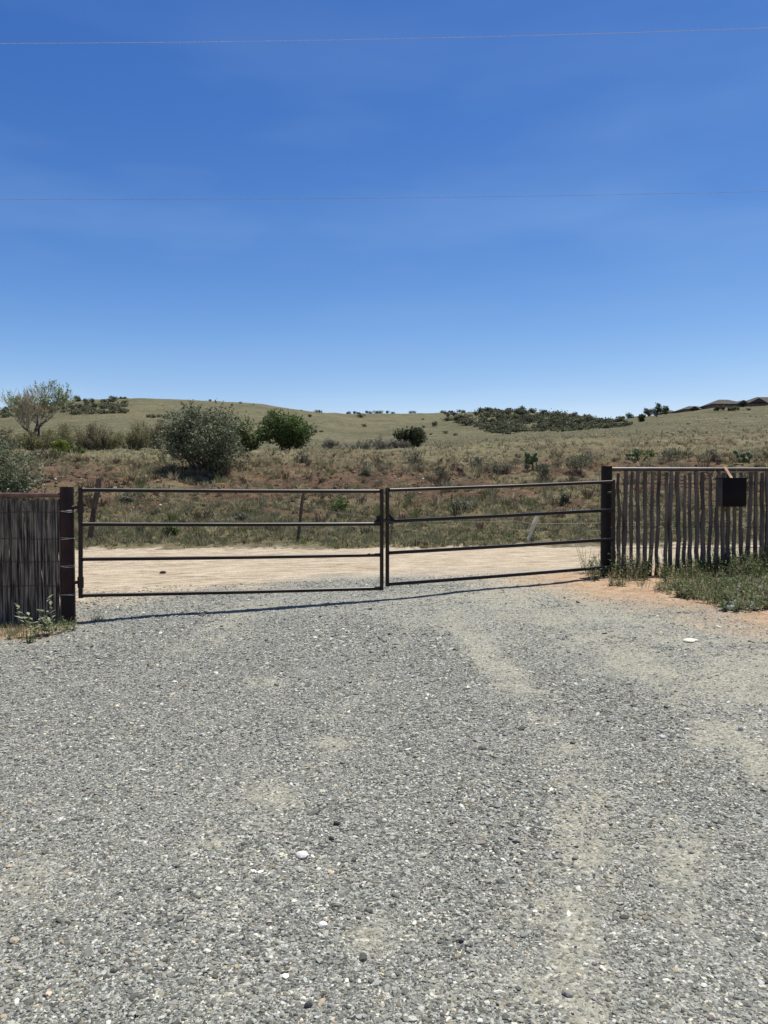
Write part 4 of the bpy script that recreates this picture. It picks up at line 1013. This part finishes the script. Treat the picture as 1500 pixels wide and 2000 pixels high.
# ------------------------------------------------------------------ old wire fence behind the road
def wire_fence():
    p1b = on_ground(173, 1054, 15); root = thing('wire_fence', 'old barbed wire fence with leaning wooden posts behind the dirt road', 'fence', p1b); off = p1b.copy()
    def post(top, base, r, mat, lab=None, nz=.12):
        b = on_ground(*base, 15); k = b.y / F; t = P(*top, b.y + .1); m_ = MB(); rr_ = random.Random(int(top[0])); n = 7
        m_.tube([(b + Vector((0, 0, -.15))).lerp(t, j / (n - 1)) - off + Vector((rr_.gauss(0, .008), rr_.gauss(0, .008), 0)) for j in range(n)], [r * k * rr_.uniform(.9, 1.12) for _ in range(n)], 9, jitter=nz, seed=1)
        o = m_.build('post', mat, root)
        if lab: o['label'] = lab
        return b, t
    a = post((195, 935), (172, 1054), 5.2, M_OLDPOST, 'thick dark post leaning right'); b = post((591, 962), (580, 1059), 3.1, M_OLDPOST, 'thin dark post leaning right'); c = post((1048, 1008), (1027, 1057), 3.5, M_PALEWOOD, 'short pale bleached post leaning right')
    e0 = (at_depth(-350, 18.2), at_depth(-345, 18.2) + Vector((0, 0, 1.2))); e1 = (at_depth(1900, 18.2), at_depth(1905, 18.2) + Vector((0, 0, 1.2)))
    row = [e0, a, b, c, e1]
    for k, h in enumerate((.14, .42, .7)):
        m_ = MB(); pts = []
        for (b0, t0), (b1, t1) in zip(row, row[1:]):
            p, q = b0.lerp(t0, min(h, .95)), b1.lerp(t1, min(h * (1.2 if b1 is c[0] else 1), .95))
            for j in range(12): pts.append(p.lerp(q, j / 12) - Vector((0, .08, .10 * math.sin(math.pi * j / 12) * (1 + k * .3))) - off)
        m_.tube(pts, .0035, 5); m_.build('wire_strand', M_WIRE, root)
wire_fence()

# ------------------------------------------------------------------ power lines
def power_line(label, pts, D0, D1, r, mat):
    xs = [p[0] for p in pts]; ys = [p[1] for p in pts]; co = np.polyfit(xs, ys, 2)
    m_ = MB(); P_ = []
    for i in range(81):
        px = -900 + 3300 * i / 80; t = i / 80; P_.append(P(px, float(np.polyval(co, px)), D0 + (D1 - D0) * t))
    m_.tube(P_, r, 6); o = m_.build('power_line', mat); tag(o, label, 'power line', 'power lines crossing the sky')
power_line('upper pale power line crossing the blue sky', [(0, 85), (400, 81), (900, 73), (1500, 54)], 21, 19, .0065, M_CABLE)
power_line('lower thin power line crossing the blue sky', [(0, 389), (600, 388.5), (1000, 383), (1500, 374)], 25, 24, .005, M_CABLE2)

# ------------------------------------------------------------------ weeds by the fences
def weed_geo(g, base, h, nst, leaf, col, spread):
    """leafy stems: returns leaf arrays"""
    Vs = []; cs = []
    for _ in range(nst):
        a = g.uniform(0, 6.283); tilt = g.uniform(.05, .75) * spread; H = h * g.uniform(.5, 1.1); d = np.array([math.cos(a) * tilt, math.sin(a) * tilt, 1]); d /= np.linalg.norm(d)
        s = np.array(base) + np.array([math.cos(a), math.sin(a), 0]) * g.uniform(0, .06) * spread; nl = int(max(6, H / leaf * 2.2))
        side = np.cross(d, [0, 0, 1.0]); side = side / (np.linalg.norm(side) + 1e-6)
        w_ = .0035
        Vs.append([s - side * w_, s + side * w_, s + d * H + side * w_ * .4, s + d * H - side * w_ * .4]); cs.append(col * .8)
        for k in range(nl):
            t = .12 + .88 * (k + g.random()) / nl; p = s + d * H * t; q = g.uniform(0, 6.283); ld = np.array([math.cos(q), math.sin(q), g.uniform(.15, .9)]); ld /= np.linalg.norm(ld)
            l = leaf * g.uniform(.6, 1.2) * (1.15 - .5 * t); up = np.cross(ld, [0, 0, 1.0]); up /= np.linalg.norm(up) + 1e-6
            Vs.append([p, p + ld * l * .5 + up * l * .22, p + ld * l - np.array([0, 0, l * .12]), p + ld * l * .5 - up * l * .22]); cs.append(col * g.uniform(.75, 1.3))
    return np.array(Vs), np.array(cs)
def weed_mesh(name, items, seed):
    g = np.random.default_rng(seed); A = []; B = []
    for base, h, nst, leaf, col, spread in items:
        v, c = weed_geo(g, base, h, nst, leaf, np.array(col), spread); A.append(v); B.append(c)
    V = np.concatenate(A).reshape(-1, 3); c = np.repeat(np.concatenate(B), 4, 0)
    return mesh(name, V, np.arange(len(V)).reshape(-1, 4), M_LEAF, col=c)
def gq(x, y): return (x, y, hz(x, y) - .01)
# the weed belt under the picket fence
def in_belt(x, y):
    z = hz(x, y); d = y * cp - (z - CAM_H) * sp_; v = (y * sp_ + (z - CAM_H) * cp) / d
    px, py = CX + F * x / d, CY - F * v
    if 1262 < px < 1288 and py > 1112: return False
    return px > 1135 and py < np.interp(px, [1140, 1190, 1262, 1300, 1370, 1420, 1500], [1136, 1142, 1152, 1158, 1186, 1196, 1192])
def weed_belt():
    g = random.Random(8); it = []
    while len(it) < 900:
        x = g.uniform(2.6, 7.2); y = g.uniform(7.6, 12.0)
        if not in_belt(x, y): continue
        if x < 3.75 and g.random() < .4: continue
        if fbm([x], [y], .8, 92, 3)[0] < .36 + .1 * g.random(): continue
        front = y - (.6 if y > 10.4 else 0)
        h = g.uniform(.12, .32) * (.6 + fbm([x], [y], .7, 93, 2)[0]) * (1.3 if y > 10.4 else .62)
        c = g.choice([(.075, .11, .035), (.11, .14, .05), (.16, .18, .09), (.10, .14, .045), (.22, .20, .12)])
        it.append((gq(x, y), h, g.randint(5, 9), g.uniform(.04, .065), c, 1.2))
    for _ in range(46):
        x = g.uniform(3.3, 6.6); y = 11.15 + g.uniform(-.35, .25)
        if in_belt(x, y): it.append((gq(x, y), g.uniform(.35, .55), g.randint(2, 4), .055, g.choice([(.13, .17, .06), (.2, .2, .11)]), .6))
    tag(weed_mesh('weeds', it, 3), 'green weeds growing thickly along the foot of the picket fence', 'weeds', kind='stuff')
    g2 = np.random.default_rng(77); rx = g2.uniform(3.6, 6.5, 2500); ry = g2.uniform(7.8, 10.8, 2500)
    k = np.array([in_belt(a, b) for a, b in zip(rx, ry)]) & (rx - .47 * ry > -.2) & (g2.random(2500) < .5); rx, ry = rx[k], ry[k]
    t = g2.uniform(.1, .34, len(rx))[:, None]
    tag(stones('rubble', rx, ry, .028 * np.exp(g2.normal(0, .4, len(rx))), t * np.array([[1, 1.02, 1.0]]), (.4, .8), .15, 12), 'grey broken rubble lying among the weeds at the right edge', 'rubble', kind='stuff')
    # dry seed grass mixed in
    gg = np.random.default_rng(4); n = 900; x = gg.uniform(2.9, 8, n); y = gg.uniform(8, 11.8, n); k = np.array([in_belt(a, b) for a, b in zip(x, y)]); x, y = x[k], y[k]
    V, Fc, c = blades(x, y, np.full(len(x), .2), 7, .003, pick_cols(len(x), gg, (.5, .3, .25, .05)), 9)
    tag(mesh('dry_grass', V, Fc, M_GRASS, col=c), 'dry grass mixed into the weeds below the picket fence', 'grass', kind='stuff')
weed_belt()
# weed at the foot of the black post
p = on_ground(1160, 1133); o = weed_mesh('weed_plant', [((0, 0, -.01), .34, 9, .07, (.12, .15, .06), 1.1)], 6); o.location = p; tag(o, 'dark spiky weed at the foot of the black gate post', 'weed', 'weeds standing by the gate posts')
p = on_ground(74, 1243); o = weed_mesh('weed_plant', [((0, 0, -.01), .42, 9, .12, (.26, .29, .18), .9), ((.14, .02, -.01), .26, 5, .1, (.22, .26, .15), .9)], 7); o.location = p; tag(o, 'pale broad leaved weed in front of the stick fence, tallest of the three', 'weed', 'weeds standing by the gate posts')
p = on_ground(134, 1233); o = weed_mesh('weed_plant', [((0, 0, -.01), .2, 16, .05, (.12, .155, .06), 1.1)], 8); o.location = p; tag(o, 'dark bushy weed at the base of the rusty post', 'weed', 'weeds standing by the gate posts')
p = on_ground(56, 1256); o = weed_mesh('weed_plant', [((0, 0, -.01), .15, 14, .045, (.12, .16, .07), .9)], 9); o.location = p; tag(o, 'small green weed at the gravel edge, nearest the camera', 'weed', 'weeds standing by the gate posts')
p = on_ground(188, 1212); o = weed_mesh('weed_plant', [((0, 0, -.01), .1, 12, .04, (.12, .15, .07), 1.3)], 10); o.location = p; tag(o, 'tiny weed on the gravel right of the rusty post', 'weed', 'weeds standing by the gate posts')
gg = np.random.default_rng(14); n = 260; x = gg.uniform(-5.6, -3.62, n); y = gg.uniform(8.0, 9.0, n)
V, Fc, c = blades(x, y, np.full(n, .11), 8, .003, pick_cols(n, gg, (.6, .2, .3, .05)), 10)
tag(mesh('dry_grass', V, Fc, M_GRASS, col=c), 'short dry grass on the soil in front of the stick fence', 'grass', kind='stuff')
